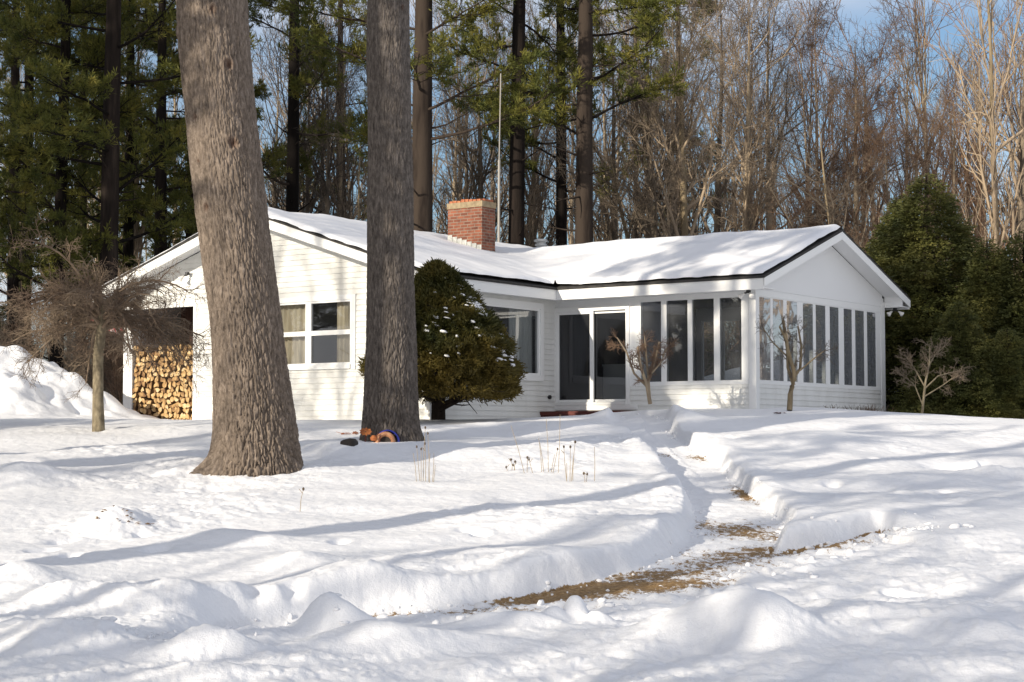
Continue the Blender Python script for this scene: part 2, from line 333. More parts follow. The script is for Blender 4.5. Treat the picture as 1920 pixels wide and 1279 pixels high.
def ground(X, Y, detail=True):
    X = np.asarray(X, float); Y = np.asarray(Y, float)
    z = zbase(X, Y)
    wx = X+.12*perlin(X*1.9, Y*1.9, 3.3)+.3*perlin(X*.5, Y*.5, 8.1); wy = Y+.12*perlin(X*1.9, Y*1.9, 6.3)+.3*perlin(X*.5, Y*.5, 1.1)
    for bx, by, rx, ry, h, s in BU:
        q = ((wx-bx)/rx)**2+((wy-by)/ry)**2
        z = z+h*(1.25 if by < 17 else 1)*np.exp(-q**(s/2.0))
    near = 1-.85*sst(33, 36, Y)*(1-sst(-9.5, -8.5, -X)*0)
    z = z+near*(.085*perlin(X*.42, Y*.5, .5)+(.05+.03*(1-sst(14, 18, Y)))*perlin(X*.9, Y*1.15, 2.5))
    lum = sst(.0, .5, perlin(X*.35, Y*.35, 9.2)+.25*(1-sst(15, 19, Y))+.1)
    z = z+near*lum*(.06*np.abs(perlin(X*1.7, Y*1.9, 4.2))+.022*perlin(X*3.3, Y*3.5, 7.7)+.012*np.abs(perlin(X*8, Y*8.5, 1.7))+.012*sst(.15, .6, perlin(X*14, Y*14, 4.4)))
    pile = np.exp(-((X+11)/2.6)**2-((Y-39.8)/2.6)**2)
    z = z+pile*(.3*np.abs(perlin(X*1.3, Y*1.3, 5.1))+.12*perlin(X*3.1, Y*3.1, 1.9))
    d, dep, wid, ld = path_field(X, Y)
    z = z-ld*.85*(1-sst(2.0, 6.5, d))*(d > 0); low = np.clip(ld/np.maximum(dep, .05), 0, 1)
    dn = d+.04*perlin(X*1.4, Y*1.4, 11.)+.006*perlin(X*7, Y*7, 2.)+.10*perlin(X*1.1, Y*1.1, 5.)*low
    up = sst(0, 1, (dn+.02)/wid)
    lip = np.exp(-((d-wid-.12)/.2)**2)*.03*(1+perlin(X*2.3, Y*2.3, 4.))*(1-low)*np.clip(dep/.2, 0, 1)
    clods = (np.exp(-((d-.05)/.3)**2)*low+sst(.25, .8, wid)*np.exp(-(d/.8)**2)*low)*(sst(.05, .5, perlin(X*3.4, Y*3.4, 6.6))*.026+sst(.1, .5, perlin(X*9, Y*9, 2.6))*.014)
    dep = dep*.88; zf = zbase(X, Y)-dep+.015*perlin(X*5, Y*5, 1.)+.02*perlin(X*1.6, Y*1.6, 2.)
    z = zf+(z+lip-zf)*up+clods*np.where(d < -.1, .12, 1)
    if detail:
        z = z+near*.008*fbm(X*6, Y*6.5, 3.1, 4)*(1+lum)
    return z, 1-up
def gz(x, y): return float(ground(np.array([x]), np.array([y]), False)[0][0])
def seat(u, v):                                # point of the finished ground seen at a pixel
    p = hit(u, v, 0, lambda X, Y: ground(X, Y, False)[0]); return np.array([p[0], p[1], gz(*p)])

def build_ground():
    fine = np.arange(-.36, .3601, .00095)
    out = .36+np.cumsum(.002*1.16**np.arange(52)); out = out[out < 14]
    U = np.concatenate([-out[::-1], fine, out])
    rows = [9.0]
    while rows[-1] < 45: rows.append(rows[-1]+.022+.0011*rows[-1])
    far = rows[-1]+np.cumsum(.15*1.13**np.arange(48)); far = far[far < 900]
    back = 9-np.cumsum(.12*1.18**np.arange(36)); back = back[back > -220]
    Yr = np.concatenate([back[::-1], rows, far])
    UU, YY = np.meshgrid(U, Yr); XX = UU*np.maximum(YY, 9.0)
    Z, carve = ground(XX.ravel(), YY.ravel())
    X, Y = XX.ravel(), YY.ravel()
    V = np.stack([X, Y, Z], 1); nr, nc = UU.shape
    i = (np.arange(nr-1)[:, None]*nc+np.arange(nc-1)[None]).ravel()
    Fq = np.stack([i, i+1, i+nc+1, i+nc], 1)
    isp = (carve[Fq].mean(1) > .8)
    link('snowy_ground', npmesh('snowy_ground', V, [Fq[~isp]], [M['snow']], smooth=True))['kind'] = 'structure'
    pf = Fq[isp]; ids, inv = np.unique(pf, return_inverse=True)
    me = npmesh('shovelled_path', V[ids], [inv.reshape(-1, 4)], [M['path']], smooth=True)
    zn = np.zeros(len(ids)); x, y = X[ids], Y[ids]
    for u, v, rx, ry, a in [(1120, 1118, 1.3, .5, 1.0), (1010, 1136, .8, .35, 1.0), (1250, 1095, .8, .5, .7), (1180, 1100, .8, .5, .6), (1350, 1075, .6, .5, .6), (1310, 870, .25, .7, .55), (1395, 940, .16, 1.0, .9), (1245, 868, .25, .4, .5), (1390, 1010, .5, .8, .7), (1320, 1000, .25, .7, .6), (1400, 1058, .8, .5, .6), (1600, 1024, 1.1, .35, 1.1), (1500, 1048, .7, .4, 1.0), (1690, 1004, .9, .5, 1.0), (800, 1164, 1.6, .25, .5)]:
        c = hit(u, v, .3); zn = np.maximum(zn, a*np.exp(-((x-c[0])/rx)**2-((y-c[1])/ry)**2))
    zn = zn*sst(.84, .97, carve[ids])-.25*(1-sst(.84, .97, carve[ids]))
    at2 = me.attributes.new('zone', 'FLOAT', 'POINT'); at2.data.foreach_set('value', zn.astype(np.float32))
    link('shovelled_path', me)['kind'] = 'structure'
build_ground()
def snow_clods():
    g = np.random.default_rng(15); Vs, Fs, o = [], [], 0; n = len(PP)
    ico = [(0, 0, 1)]+[(.89*math.cos(k*1.2566), .89*math.sin(k*1.2566), .45) for k in range(5)]+[(.89*math.cos(k*1.2566+.628), .89*math.sin(k*1.2566+.628), -.45) for k in range(5)]+[(0, 0, -1)]
    tri = [(0, 1+k, 1+(k+1) % 5) for k in range(5)]+[(1+k, 6+k, 1+(k+1) % 5) for k in range(5)]+[(1+(k+1) % 5, 6+k, 6+(k+1) % 5) for k in range(5)]+[(11, 6+(k+1) % 5, 6+k) for k in range(5)]
    mids = {}; V0 = [np.array(q) for q in ico]; T = []
    def mid(a, b):
        k = (min(a, b), max(a, b))
        if k not in mids: q = V0[a]+V0[b]; V0.append(q/np.linalg.norm(q)); mids[k] = len(V0)-1
        return mids[k]
    for a, b, c in tri: x, y, z = mid(a, b), mid(b, c), mid(c, a); T += [(a, x, z), (b, y, x), (c, z, y), (x, y, z)]
    V0 = np.array(V0); T = np.array(T)
    for i in range(520):
        k = g.integers(0, n); a, b = PP[k], PP[(k+1) % n]; t = g.uniform(); p = a[:2]*(1-t)+b[:2]*t; d = b[:2]-a[:2]; nr = np.array([d[1], -d[0]])/(np.linalg.norm(d)+1e-9)
        lowe = a[4] > .5; p = p+nr*(g.normal(.05, .3) if lowe else g.normal(-.02, .05)); r = .010+.034*g.random()**3*(1.2 if lowe else .8)
        f = 1+.55*perlin(V0[:, 0]*1.3+i*3.1, V0[:, 1]*1.3, V0[:, 2]*1.3)+.25*perlin(V0[:, 0]*4+i, V0[:, 1]*4, V0[:, 2]*4)
        Vs.append(V0*f[:, None]*r*g.uniform(.55, 1.5, 3)*np.array([1, 1, .7])+np.array([p[0], p[1], gz(*p)+r*.12])); Fs.append(T+o); o += len(V0)
    tag(link('snow_clods', npmesh('snow_clods', np.concatenate(Vs), [np.concatenate(Fs)], [M['snow']], smooth=False)), 'loose crumbs and clods of snow along the shovelled edges', 'snow', kind='stuff')
snow_clods()

# ------------------------------------------------------------------ the house (local axes: x along the porch front, y into depth, z = 0 floor)
HOUSE = thing('ranch_house', (HC[0], HC[1], 0), 'white single storey clapboard house with snow on its gabled roofs', 'house', rz=-YAW)
W1, L, DP, RO = 4.98, 4.52, 6.30, 3.785        # porch length, left wing projection, depth, porch ridge
EV, OV, RK = 2.495, .534, .5                   # eave height, eave overhang, rake overhang
LX, LRX, LRZ = -13.9, -9.6, 4.125              # left wing: left end, ridge
SL, SP = (LRZ-EV)/(-4.58-LRX), (RO-EV)/(DP/2+OV)
def siding(mb, axis, fixed, out, a0, a1, z0, z1, holes=(), clip=None, ex=.115):
    """clapboards on a plane; axis 0: runs along x at y=fixed, axis 1: along y at x=fixed; out = outward sign"""
    z = z0
    while z < z1-1e-6:
        zt = min(z+ex, z1)
        cuts = sorted({z, zt, *[h for ho in holes for h in ho[2:4] if z < h < zt]})
        for c0, c1 in zip(cuts, cuts[1:]):
            zm = (c0+c1)/2; segs = [(a0, a1)]
            for h0, h1, g0, g1 in holes:
                if g0 < zm < g1:
                    segs = [s for q in segs for s in ((q[0], min(q[1], h0)), (max(q[0], h1), q[1])) if s[1]-s[0] > 1e-4]
            for s0, s1 in segs:
                b0, b1, t0, t1 = s0, s1, s0, s1
                if clip:
                    l0, r0 = clip(c0); l1, r1 = clip(c1)
                    b0, b1, t0, t1 = max(s0, l0), min(s1, r0), max(s0, l1), min(s1, r1)
                    if b1-b0 < .01: continue
                    if t1 < t0: t0 = t1 = (t0+t1)/2
                o0 = .019*(1-(c0-z)/ex); o1 = .019*(1-(c1-z)/ex)
                def P(a, zz, o): return (a, fixed+out*o, zz) if axis == 0 else (fixed+out*o, a, zz)
                q = [P(b0, c0, o0), P(b1, c0, o0), P(t1, c1, o1), P(t0, c1, o1)]
                if (axis == 0) == (out > 0): q = q[::-1]
                mb.add(q, [(0, 1, 2, 3)])
                if c0 == z: mb.add([P(b0, c0, 0), P(b1, c0, 0), P(b1, c0, o0), P(b0, c0, o0)], [(0, 1, 2, 3)])
        z = zt
def boxwall(mb, axis, lo, hi, a0, a1, z0, z1, holes):
    """solid wall of thickness lo..hi with rectangular openings"""
    cuts = sorted({a0, a1, *[min(max(c, a0), a1) for h in holes for c in h[:2]]})
    for c0, c1 in zip(cuts, cuts[1:]):
        if c1-c0 < 1e-4: continue
        zs = [(z0, z1)]
        for h in holes:
            if h[0] < (c0+c1)/2 < h[1]:
                zs = [s for q in zs for s in ((q[0], min(q[1], h[2])), (max(q[0], h[3]), q[1])) if s[1]-s[0] > 1e-4]
        for s0, s1 in zs:
            if axis == 0: mb.box(c0, c1, lo, hi, s0, s1)
            else: mb.box(lo, hi, c0, c1, s0, s1)
PFW = [(-2.76, -2.25), (-2.12, -1.60), (-1.49, -.97), (-.83, -.32)]
GEW = [(.17, .65), (.77, 1.24), (1.41, 1.89), (2.05, 2.53), (2.68, 3.13), (3.29, 3.74), (3.90, 4.35), (4.50, 4.97), (5.12, 5.57)]
GEW = [(.17, .65), (.77, 1.24), (1.41, 1.89), (2.17, 2.65), (2.79, 3.27), (3.49, 3.94), (4.21, 4.63), (4.81, 5.28), (5.45, 5.92)]
WZ0, WZ1 = .40, 2.15
DOOR = (-4.92, -3.13, 0.0, 2.0)
PIC = (-3.25, -.62, .58, 2.05)
LW = (-9.46, -7.04, .75, 2.11)
BAY = (-13.62, -11.66, -.5, 2.16)
ZB = -.55
# --- walls
mb = MB()
fh = [(a-.015, b+.015, WZ0, WZ1) for a, b in PFW]+[DOOR]
siding(mb, 0, 0, -1, -W1, -.0, ZB, .33, [DOOR])
mb.build('porch_front_siding', M['white'], HOUSE)
mb = MB(); boxwall(mb, 0, .0, .1, -W1, 0, ZB, 2.62, fh); mb.build('porch_front_wall', M['panel'], HOUSE)
mb = MB(); siding(mb, 1, 0, 1, 0.1, DP, ZB, .36); mb.build('gable_end_siding', M['white'], HOUSE)
mb = MB(); boxwall(mb, 1, -.1, 0, .1, DP, ZB, 2.3, [(a-.02, b+.02, WZ0, WZ1) for a, b in GEW]); mb.build('gable_end_wall', M['panel'], HOUSE)
mb = MB()
mb.prism([(-.10, 0.1, 2.3), (-.10, DP, 2.3), (-.10, DP, RO-.12-SP*(DP/2)), (-.10, DP/2, RO-.13), (-.10, .1, RO-.12-SP*(DP/2))], (.112, 0, 0))
mb.build('gable_panel', M['panel'], HOUSE)
mb = MB(); siding(mb, 1, -W1, 1, -L, 0, ZB, 2.5, [PIC]); mb.build('side_siding', M['white'], HOUSE)
mb = MB(); boxwall(mb, 1, -W1-.12, -W1-.001, -L, 0, ZB, 2.55, [PIC]); mb.build('side_wall', M['panel'], HOUSE)
def lclip(z): w = (LRZ-.14-z)/SL; return (LRX-w, LRX+w)
mb = MB(); siding(mb, 0, -L, -1, LX, -W1, ZB, LRZ-.15, [LW, (LX-1, BAY[1], -1, BAY[3])], lclip); mb.build('front_siding', M['white'], HOUSE)
mb = MB(); boxwall(mb, 0, -L+.001, -L+.12, LX, -W1-.12, ZB, 2.4, [LW, (BAY[0], BAY[1], -1, BAY[3])])
mb.prism([(LX+.02, -L+.001, 2.4), (-W1, -L+.001, 2.4), (-W1, -L+.001, LRZ-.15-SL*(-W1-LRX)), (LRX, -L+.001, LRZ-.15), (LX+.02, -L+.001, LRZ-.15-SL*(LRX-LX))], (0, .119, 0))
mb.build('front_wall', M['panel'], HOUSE)
# bay for the firewood, back and side walls, floor and ceiling that keep the rooms dark
mb = MB(); mb.box(BAY[0], BAY[1], -L+1.5, -L+1.6, ZB, 2.4); mb.box(BAY[1], BAY[1]+.1, -L+.125, -L+1.6, ZB, 2.4); mb.box(LX+.1, BAY[1]+.1, -L+.125, -L+1.6, 2.41, 2.45); mb.build('wood_bay_lining', M['brown_wall'], HOUSE)
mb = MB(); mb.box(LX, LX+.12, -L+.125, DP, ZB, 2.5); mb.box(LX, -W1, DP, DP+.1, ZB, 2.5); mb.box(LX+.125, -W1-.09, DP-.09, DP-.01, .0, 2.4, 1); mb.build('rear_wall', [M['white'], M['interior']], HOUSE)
RW = [(-4.85+i*.59, -4.85+i*.59+.5) for i in range(8)]
mb = MB(); boxwall(mb, 0, DP, DP+.1, -W1+.001, -.0, ZB, 2.5, [(a, b, WZ0, WZ1) for a, b in RW]); mb.build('porch_rear_wall', M['panel'], HOUSE)
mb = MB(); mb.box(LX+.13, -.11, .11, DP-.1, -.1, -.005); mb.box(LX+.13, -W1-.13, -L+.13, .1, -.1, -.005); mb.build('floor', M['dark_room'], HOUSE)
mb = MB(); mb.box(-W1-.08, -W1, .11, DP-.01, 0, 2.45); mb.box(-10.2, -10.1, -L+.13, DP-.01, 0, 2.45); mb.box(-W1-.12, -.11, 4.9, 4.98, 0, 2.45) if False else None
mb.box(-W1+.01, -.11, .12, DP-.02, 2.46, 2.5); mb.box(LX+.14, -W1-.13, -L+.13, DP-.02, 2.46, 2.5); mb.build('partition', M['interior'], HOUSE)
# --- trim
mb = MB()
mb.box(-.14, .024, -.024, .12, ZB, 2.4); mb.build('corner_board', M['trim'], HOUSE)
mb = MB(); mb.box(-.1, .024, DP-.1, DP+.11, ZB, 2.4); mb.build('corner_board', M['trim'], HOUSE)
mb = MB(); mb.box(-W1-.1, -W1+.026, -L-.026, -L+.1, ZB, 2.42); mb.build('corner_board', M['trim'], HOUSE)
mb = MB(); mb.box(BAY[1], BAY[1]+.1, -L-.026, -L+.125, ZB, 2.16); mb.box(BAY[0], BAY[1]+.1, -L-.026, -L+.125, 2.16, 2.26); mb.build('bay_trim', M['trim'], HOUSE)
mb = MB(); mb.box(LX-.012, BAY[0], -L-.022, -L+.3, ZB, 2.3); mb.build('bay_post', M['trim'], HOUSE)
mb = MB(); mb.box(-.02, .018, .125, DP-.11, .33, .40-.002); mb.box(-.02, .018, .125, DP-.11, WZ1+.002, WZ1+.13)
for a, b in zip([.125]+[w[1]+.02 for w in GEW], [w[0]-.02 for w in GEW]+[DP-.11]): mb.box(-.02, .010, a+.001, b-.001, .4, WZ1)
mb.build('window_band_trim', M['trim'], HOUSE)
mb = MB(); mb.box(-2.9, -.15, -.018, .02, .33, .398); mb.box(-2.9, -.15, -.018, .02, WZ1+.002, WZ1+.1)
for a, b in zip([-2.9]+[w[1]+.015 for w in PFW], [w[0]-.015 for w in PFW]+[-.15]): mb.box(a+.001, b-.001, -.013, .02, .4, WZ1)
mb.build('window_band_trim', M['trim'], HOUSE)
# --- windows, each a frame with its own pane
def window(name, axis, pos, out, a0, a1, z0, z1, fw=.03, gl='glass', bars=(), dep=.05, inset=.03):
    f = MB()
    lo, hi = sorted((pos-out*dep, pos+out*.008))
    def bx(m_, p0, p1, q0, q1, l=lo, h=hi):
        if axis == 0: m_.box(p0, p1, l, h, q0, q1)
        else: m_.box(l, h, p0, p1, q0, q1)
    bx(f, a0, a0+fw, z0, z1); bx(f, a1-fw, a1, z0, z1); bx(f, a0+fw, a1-fw, z0, z0+fw); bx(f, a0+fw, a1-fw, z1-fw, z1)
    for kind, c, w in bars:
        if kind == 'v': bx(f, c-w/2, c+w/2, z0+fw, z1-fw, lo+.002, hi+.012 if out > 0 else hi)
        else:
            vs = sorted([c2 for k2, c2, w2 in bars if k2 == 'v']); edges = [a0+fw]+[e for k2, c2, w2 in bars if k2 == 'v' for e in (c2-w2/2, c2+w2/2)]+[a1-fw]
            for e0, e1 in zip(edges[::2], edges[1::2]): bx(f, e0, e1, c-w/2, c+w/2, lo+.004, hi-.002)
    fr = f.build(name, M['trim'], HOUSE)
    p = MB(); c = pos-out*inset
    if axis == 0: q = [(a0+fw, c, z0+fw), (a1-fw, c, z0+fw), (a1-fw, c, z1-fw), (a0+fw, c, z1-fw)]
    else: q = [(c, a0+fw, z0+fw), (c, a1-fw, z0+fw), (c, a1-fw, z1-fw), (c, a0+fw, z1-fw)]
    p.add(q, [(0, 1, 2, 3)]); p.build('pane', M[gl], fr); return fr
for a, b in PFW: window('porch_window', 0, 0, -1, a-.015, b+.015, WZ0, WZ1, .016, 'porch_glass', inset=.005)
for a, b in RW: window('porch_window', 0, DP+.1, 1, a, b, WZ0, WZ1, .018)
for a, b in GEW: window('porch_window', 1, 0, 1, a-.02, b+.02, WZ0, WZ1, .016, 'gable_glass', inset=-.004)
w = window('picture_window', 1, -W1, 1, *PIC, .05)
mb = MB(); x0, x1 = -W1-.02, -W1+.03
mb.box(x0, x1, PIC[0]-.12, PIC[0], PIC[2]-.12, PIC[3]+.12); mb.box(x0, x1, PIC[1], PIC[1]+.12, PIC[2]-.12, PIC[3]+.12); mb.box(x0, x1, PIC[0], PIC[1], PIC[3], PIC[3]+.12); mb.box(x0, x1+.03, PIC[0], PIC[1], PIC[2]-.12, PIC[2]); mb.build('casing', M['trim'], w)
w = window('mullioned_window', 0, -L, -1, *LW, .045, bars=(('v', -8.25, .16), ('h', 1.43, .1)))
mb = MB(); y0, y1 = -L-.034, -L+.02
mb.box(LW[0]-.11, LW[0], y0, y1, LW[2]-.11, LW[3]+.1); mb.box(LW[1], LW[1]+.12, y0, y1, LW[2]-.11, LW[3]+.1); mb.box(LW[0], LW[1], y0, y1, LW[3], LW[3]+.1); mb.box(LW[0], LW[1], y0-.03, y1, LW[2]-.09, LW[2]); mb.build('casing', M['trim'], w)
# sliding door
d0, d1, dz0, dz1 = DOOR
f = MB(); f.box(d0-.09, d0, -.03, .1, -.06, dz1+.1); f.box(d1, d1+.09, -.03, .1, -.06, dz1+.1); f.box(d0, d1, -.03, .1, dz1, dz1+.1); f.box(d0, d1, -.05, .1, -.06, 0)
sd = f.build('sliding_door', M['trim'], HOUSE)
for name, a0, a1, gl, yy in (('screen_panel', d0+.002, -3.97, 'screen', -.018), ('glass_panel', -4.08, d1-.002, 'glass', .04)):
    f = MB(); w_ = .045; wr = .09 if name == 'screen_panel' else .04
    f.box(a0, a0+w_, yy, yy+.04, .004, dz1-.003); f.box(a1-wr, a1, yy, yy+.04, .004, dz1-.003); f.box(a0+w_, a1-wr, yy, yy+.04, .004, .06); f.box(a0+w_, a1-wr, yy, yy+.04, dz1-.06, dz1-.003)
    po = f.build(name, M['trim'], sd)
    p = MB(); p.add([(a0+w_, yy+.02, .06), (a1-wr, yy+.02, .06), (a1-wr, yy+.02, dz1-.06), (a0+w_, yy+.02, dz1-.06)], [(0, 1, 2, 3)]); p.build('pane', M[gl], po)
mb = MB(); mb.box(d0-.1, d1+.25, -.62, -.06, -.28, -.2); mb.box(d0-.05, d1+.2, -.6, -.1, -.6, -.283); mb.build('doorstep', M['redwood'], HOUSE)
mb = MB(); mb.box(d0-.09, d1+.3, -.05, -.02, -.17, -.066); mb.build('door_sill', M['trim'], HOUSE)
mb = MB(); mb.tube([(-W1+.01, -.28, .12), (-W1+.06, -.28, .12)], .045, 12); mb.build('hose_tap', M['black'], HOUSE)
# --- roof
TH = .04
mb = MB()
def lz(x): return EV+SL*(-4.58-x) if x > LRX else EV+SL*(x-(2*LRX+4.58))
xl = 2*LRX+4.58
y0, y1 = -L-.6, DP+OV
mb.slab([(xl, y0, EV), (LRX, y0, LRZ), (LRX, y1, LRZ), (xl, y1, EV)], TH); mb.slab([(LRX, y0, LRZ), (-4.58, y0, EV), (-4.58, y1, EV), (LRX, y1, LRZ)], TH)
xv = -4.58-(RO-EV)/SL
xa = -4.577
mb.slab([(xa, -OV, EV), (RK, -OV, EV), (RK, DP/2, RO), (xv, DP/2, RO)], TH); mb.slab([(xv, DP/2, RO), (RK, DP/2, RO), (RK, DP+OV, EV), (xa, DP+OV, EV)], TH)
roof = mb.build('roof', M['shingle'], HOUSE)
# fascia, rake boards, soffits
FZ = EV-TH-.002
mb = MB(); mb.box(-4.60, RK-.04, -OV+.02, -OV+.045, FZ-.22, FZ); mb.box(-4.59, RK-.041, -OV+.046, -.001, FZ-.2, FZ-.18); mb.build('eave_fascia', M['trim'], HOUSE)
mb = MB(); mb.box(-4.63, -4.605, y0+.03, -OV+.045, FZ-.22, FZ); mb.box(-W1+.02, -4.631, y0+.03, -.001, FZ-.2, FZ-.18); mb.build('eave_fascia', M['trim'], HOUSE)
def rake(pts, vec, h): # board hanging below the roof edge
    m_ = MB()
    for p, q in zip(pts, pts[1:]):
        m_.prism([p, q, (q[0], q[1], q[2]-h), (p[0], p[1], p[2]-h)], vec)
    return m_
e = TH+.004
rake([(xl+.03, y0+.02, EV-e+.01), (LRX, y0+.02, LRZ-e), (-4.61, y0+.02, EV-e+.01)], (0, .03, 0), .2).build('rake_board', M['trim'], HOUSE)
rake([(RK-.03, -OV+.02, EV-e+.007), (RK-.03, DP/2, RO-e), (RK-.03, DP+OV-.02, EV-e+.007)], (.025, 0, 0), .17).build('rake_board', M['trim'], HOUSE)
mb = MB()                                      # sloping soffits under the rakes
for p, q in (((xl+.05, EV), (LRX, LRZ)), ((LRX, LRZ), (-4.64, EV+.02))):
    mb.slab([(p[0], y0+.052, p[1]-e-.06), (q[0], y0+.052, q[1]-e-.06), (q[0], -L-.018, q[1]-e-.06), (p[0], -L-.018, p[1]-e-.06)], .015)
mb.build('rake_soffit', M['panel'], HOUSE)
mb = MB()
for p, q in (((-OV+.05, EV), (DP/2, RO)), ((DP/2, RO), (DP+OV-.03, EV))):
    mb.slab([(.014, p[0], p[1]-e-.05), (RK-.032, p[0], p[1]-e-.05), (RK-.032, q[0], q[1]-e-.05), (.014, q[0], q[1]-e-.05)], .015)
mb.build('rake_soffit', M['panel'], HOUSE)
mb = MB(); mb.box(-.1, RK-.035, DP+.113, DP+OV-.02, FZ-.17, FZ-.15); mb.box(-2, RK-.035, DP+OV-.02, DP+OV, FZ-.2, FZ); mb.box(.014, RK-.036, DP+.112, DP+.13, FZ-.15, FZ+.1); mb.build('eave_return', M['trim'], HOUSE)
# chimney
CX0, CX1, CY0, CY1 = -8.88, -7.86, 1.15, 1.68
def rz(x): return EV+SL*(-4.58-x)
mb = MB(); mb.box(CX0, CX1, CY0, CY1, 2.6, 4.72); ch = mb.build('chimney', M['brick'], HOUSE)
mb = MB(); mb.box(CX0-.02, CX1+.02, CY0-.02, CY1+.02, 4.72, 4.86); mb.build('cap', M['capstone'], ch)
mb = MB()
rr = random.Random(4)
for i in range(8):
    a = CX0+.04+i*.118; mb.box(a, a+.1, CY0+.0, CY0+.1, 4.86, 4.90+rr.random()*.035); mb.box(a, a+.1, CY1-.1, CY1, 4.86, 4.90+rr.random()*.035)
for i in range(3): mb.box(CX0+.02, CX0+.12, CY0+.12+i*.1, CY0+.21+i*.1, 4.86, 4.91); mb.box(CX1-.12, CX1-.02, CY0+.12+i*.1, CY0+.21+i*.1, 4.86, 4.92)
mb.build('cap_tiles', M['tile'], ch)
mb = MB()
for i in range(7):
    a = CX0+i*(CX1-CX0)/7; b = a+(CX1-CX0)/7-.012; mb.box(a, b, CY0-.012, CY0-.002, rz(a)-.1, rz(a)+.2)
mb.box(CX1+.002, CX1+.012, CY0, CY1, rz(CX1)-.1, rz(CX1)+.13); mb.build('step_flashing', M['lead'], ch)
vx, vy = -7.75, 3.45
mb = MB(); mb.lathe([(.11, 3.4), (.11, 4.0), (.15, 4.01), (.15, 4.05), (.11, 4.06), (.11, 4.1), (.17, 4.11), (.17, 4.15), (.12, 4.17), (0.001, 4.18)], (vx, vy, -.03), 16); mb.build('roof_vent', M['metal'], HOUSE, True)
# flood lights and the gable light
def flood(x, y, z, dirs):
    m_ = MB(); m_.tube([(x, y, z+.06), (x, y, z)], .05, 10); 
    for dx, dy in dirs: m_.tube([(x, y, z), (x+dx*.08, y+dy*.08, z-.02)], .018, 6)
    b = m_.build('flood_light', M['black'], HOUSE)
    for dx, dy in dirs:
        q = MB(); p0 = np.array([x+dx*.08, y+dy*.08, z-.02]); v = np.array([dx, dy, -.8]); v /= np.linalg.norm(v)
        q.tube([p0, p0+v*.05, p0+v*.12, p0+v*.14], [.02, .03, .062, .04], 12); q.build('lamp', M['bulb'], b, True)
flood(-.07, -.16, FZ-.24, ((-1, -.3), (.8, -.6))); flood(.2, DP+.3, FZ-.23, ((-.6, -.8), (.9, .3)))
flood(-11.78, -L-.1, 2.86, ((-.5, -.8),))
# snow lying on the roofs
def roof_snow():
    s = .05; xs = np.arange(xl+.02, RK-.02, s); ys = np.arange(y0+.02, y1-.02, s)
    X, Y = np.meshgrid(xs, ys)
    zl = np.where(X > LRX, EV+SL*(-4.58-X), EV+SL*(X-xl)); zp = EV+SP*np.minimum(Y+OV, DP+OV-Y)
    inl = X < -4.62; inp = (X > xv-.6) & (Y > -OV+.03)
    zl = np.where(inl | (X < -4.0), zl, -9); zl = np.where(X > -4.62, np.minimum(zl, EV-.02+SL*(-4.58-X)), zl); zp = np.where(inp, zp, -9)
    k = .09; z = k*np.logaddexp(zl/k, zp/k); z = np.where((zl < -5) | (zp < -5), np.maximum(zl, zp), z)
    nz = perlin(X*2.2, Y*2.2, 2.)*.02+perlin(X*6, Y*6, 2.)*.006
    de = np.minimum(np.minimum(X-xl, Y-y0), np.where(X < -4.62, 9, np.minimum(RK-X, Y+OV)))
    de = np.where((X < -4.62) & (Y < -OV), np.minimum(de, -4.58-X), de)
    cor = np.hypot(np.maximum(-4.58-X, 0), np.maximum(-OV-Y, 0)); 
    de = np.minimum(de, y1-Y)-.012+nz*.9
    t = .135+.05*perlin(X*.5, Y*.7, 3.)+.02*perlin(X*1.7, Y*1.7, 5.)
    t = np.where(X < LRX, t*.7, t)
    t = t*np.sqrt(np.clip(de/.16, 0, 1))
    d2 = np.hypot(np.maximum(0, np.maximum(CX0-.25-X, X-CX1-.02)), np.maximum(0, np.maximum(CY0-.02-Y, Y-CY1-.2)))
    t = t*sst(0, .22, d2+nz)
    Z = z+t+.012*perlin(X*2.6, Y*2.6, 7.)-.004
    ok = ((X < -4.60) | (Y > -OV)) & (de > -.02)
    nr, nc = X.shape; i = (np.arange(nr-1)[:, None]*nc+np.arange(nc-1)[None]).ravel()
    Fq = np.stack([i, i+1, i+nc+1, i+nc], 1); Fq = Fq[ok.ravel()[Fq].all(1)]
    V = np.stack([X, Y, Z], -1).reshape(-1, 3); ids, inv = np.unique(Fq, return_inverse=True)
    V = V[ids]; inv = inv.reshape(-1, 4)
    c, sn = math.cos(YAW), math.sin(YAW)
    V = np.stack([HC[0]+V[:, 0]*c+V[:, 1]*sn, HC[1]-V[:, 0]*sn+V[:, 1]*c, V[:, 2]], 1)
    tag(link('roof_snow', npmesh('roof_snow', V, [inv], [M['roof_snow']], smooth=True)), 'blanket of snow lying on the roofs of the white house', 'snow', kind='stuff')
roof_snow()
def hw(x, y, z):                               # house -> world
    c, s = math.cos(YAW), math.sin(YAW); return np.array([HC[0]+x*c+y*s, HC[1]-x*s+y*c, z])
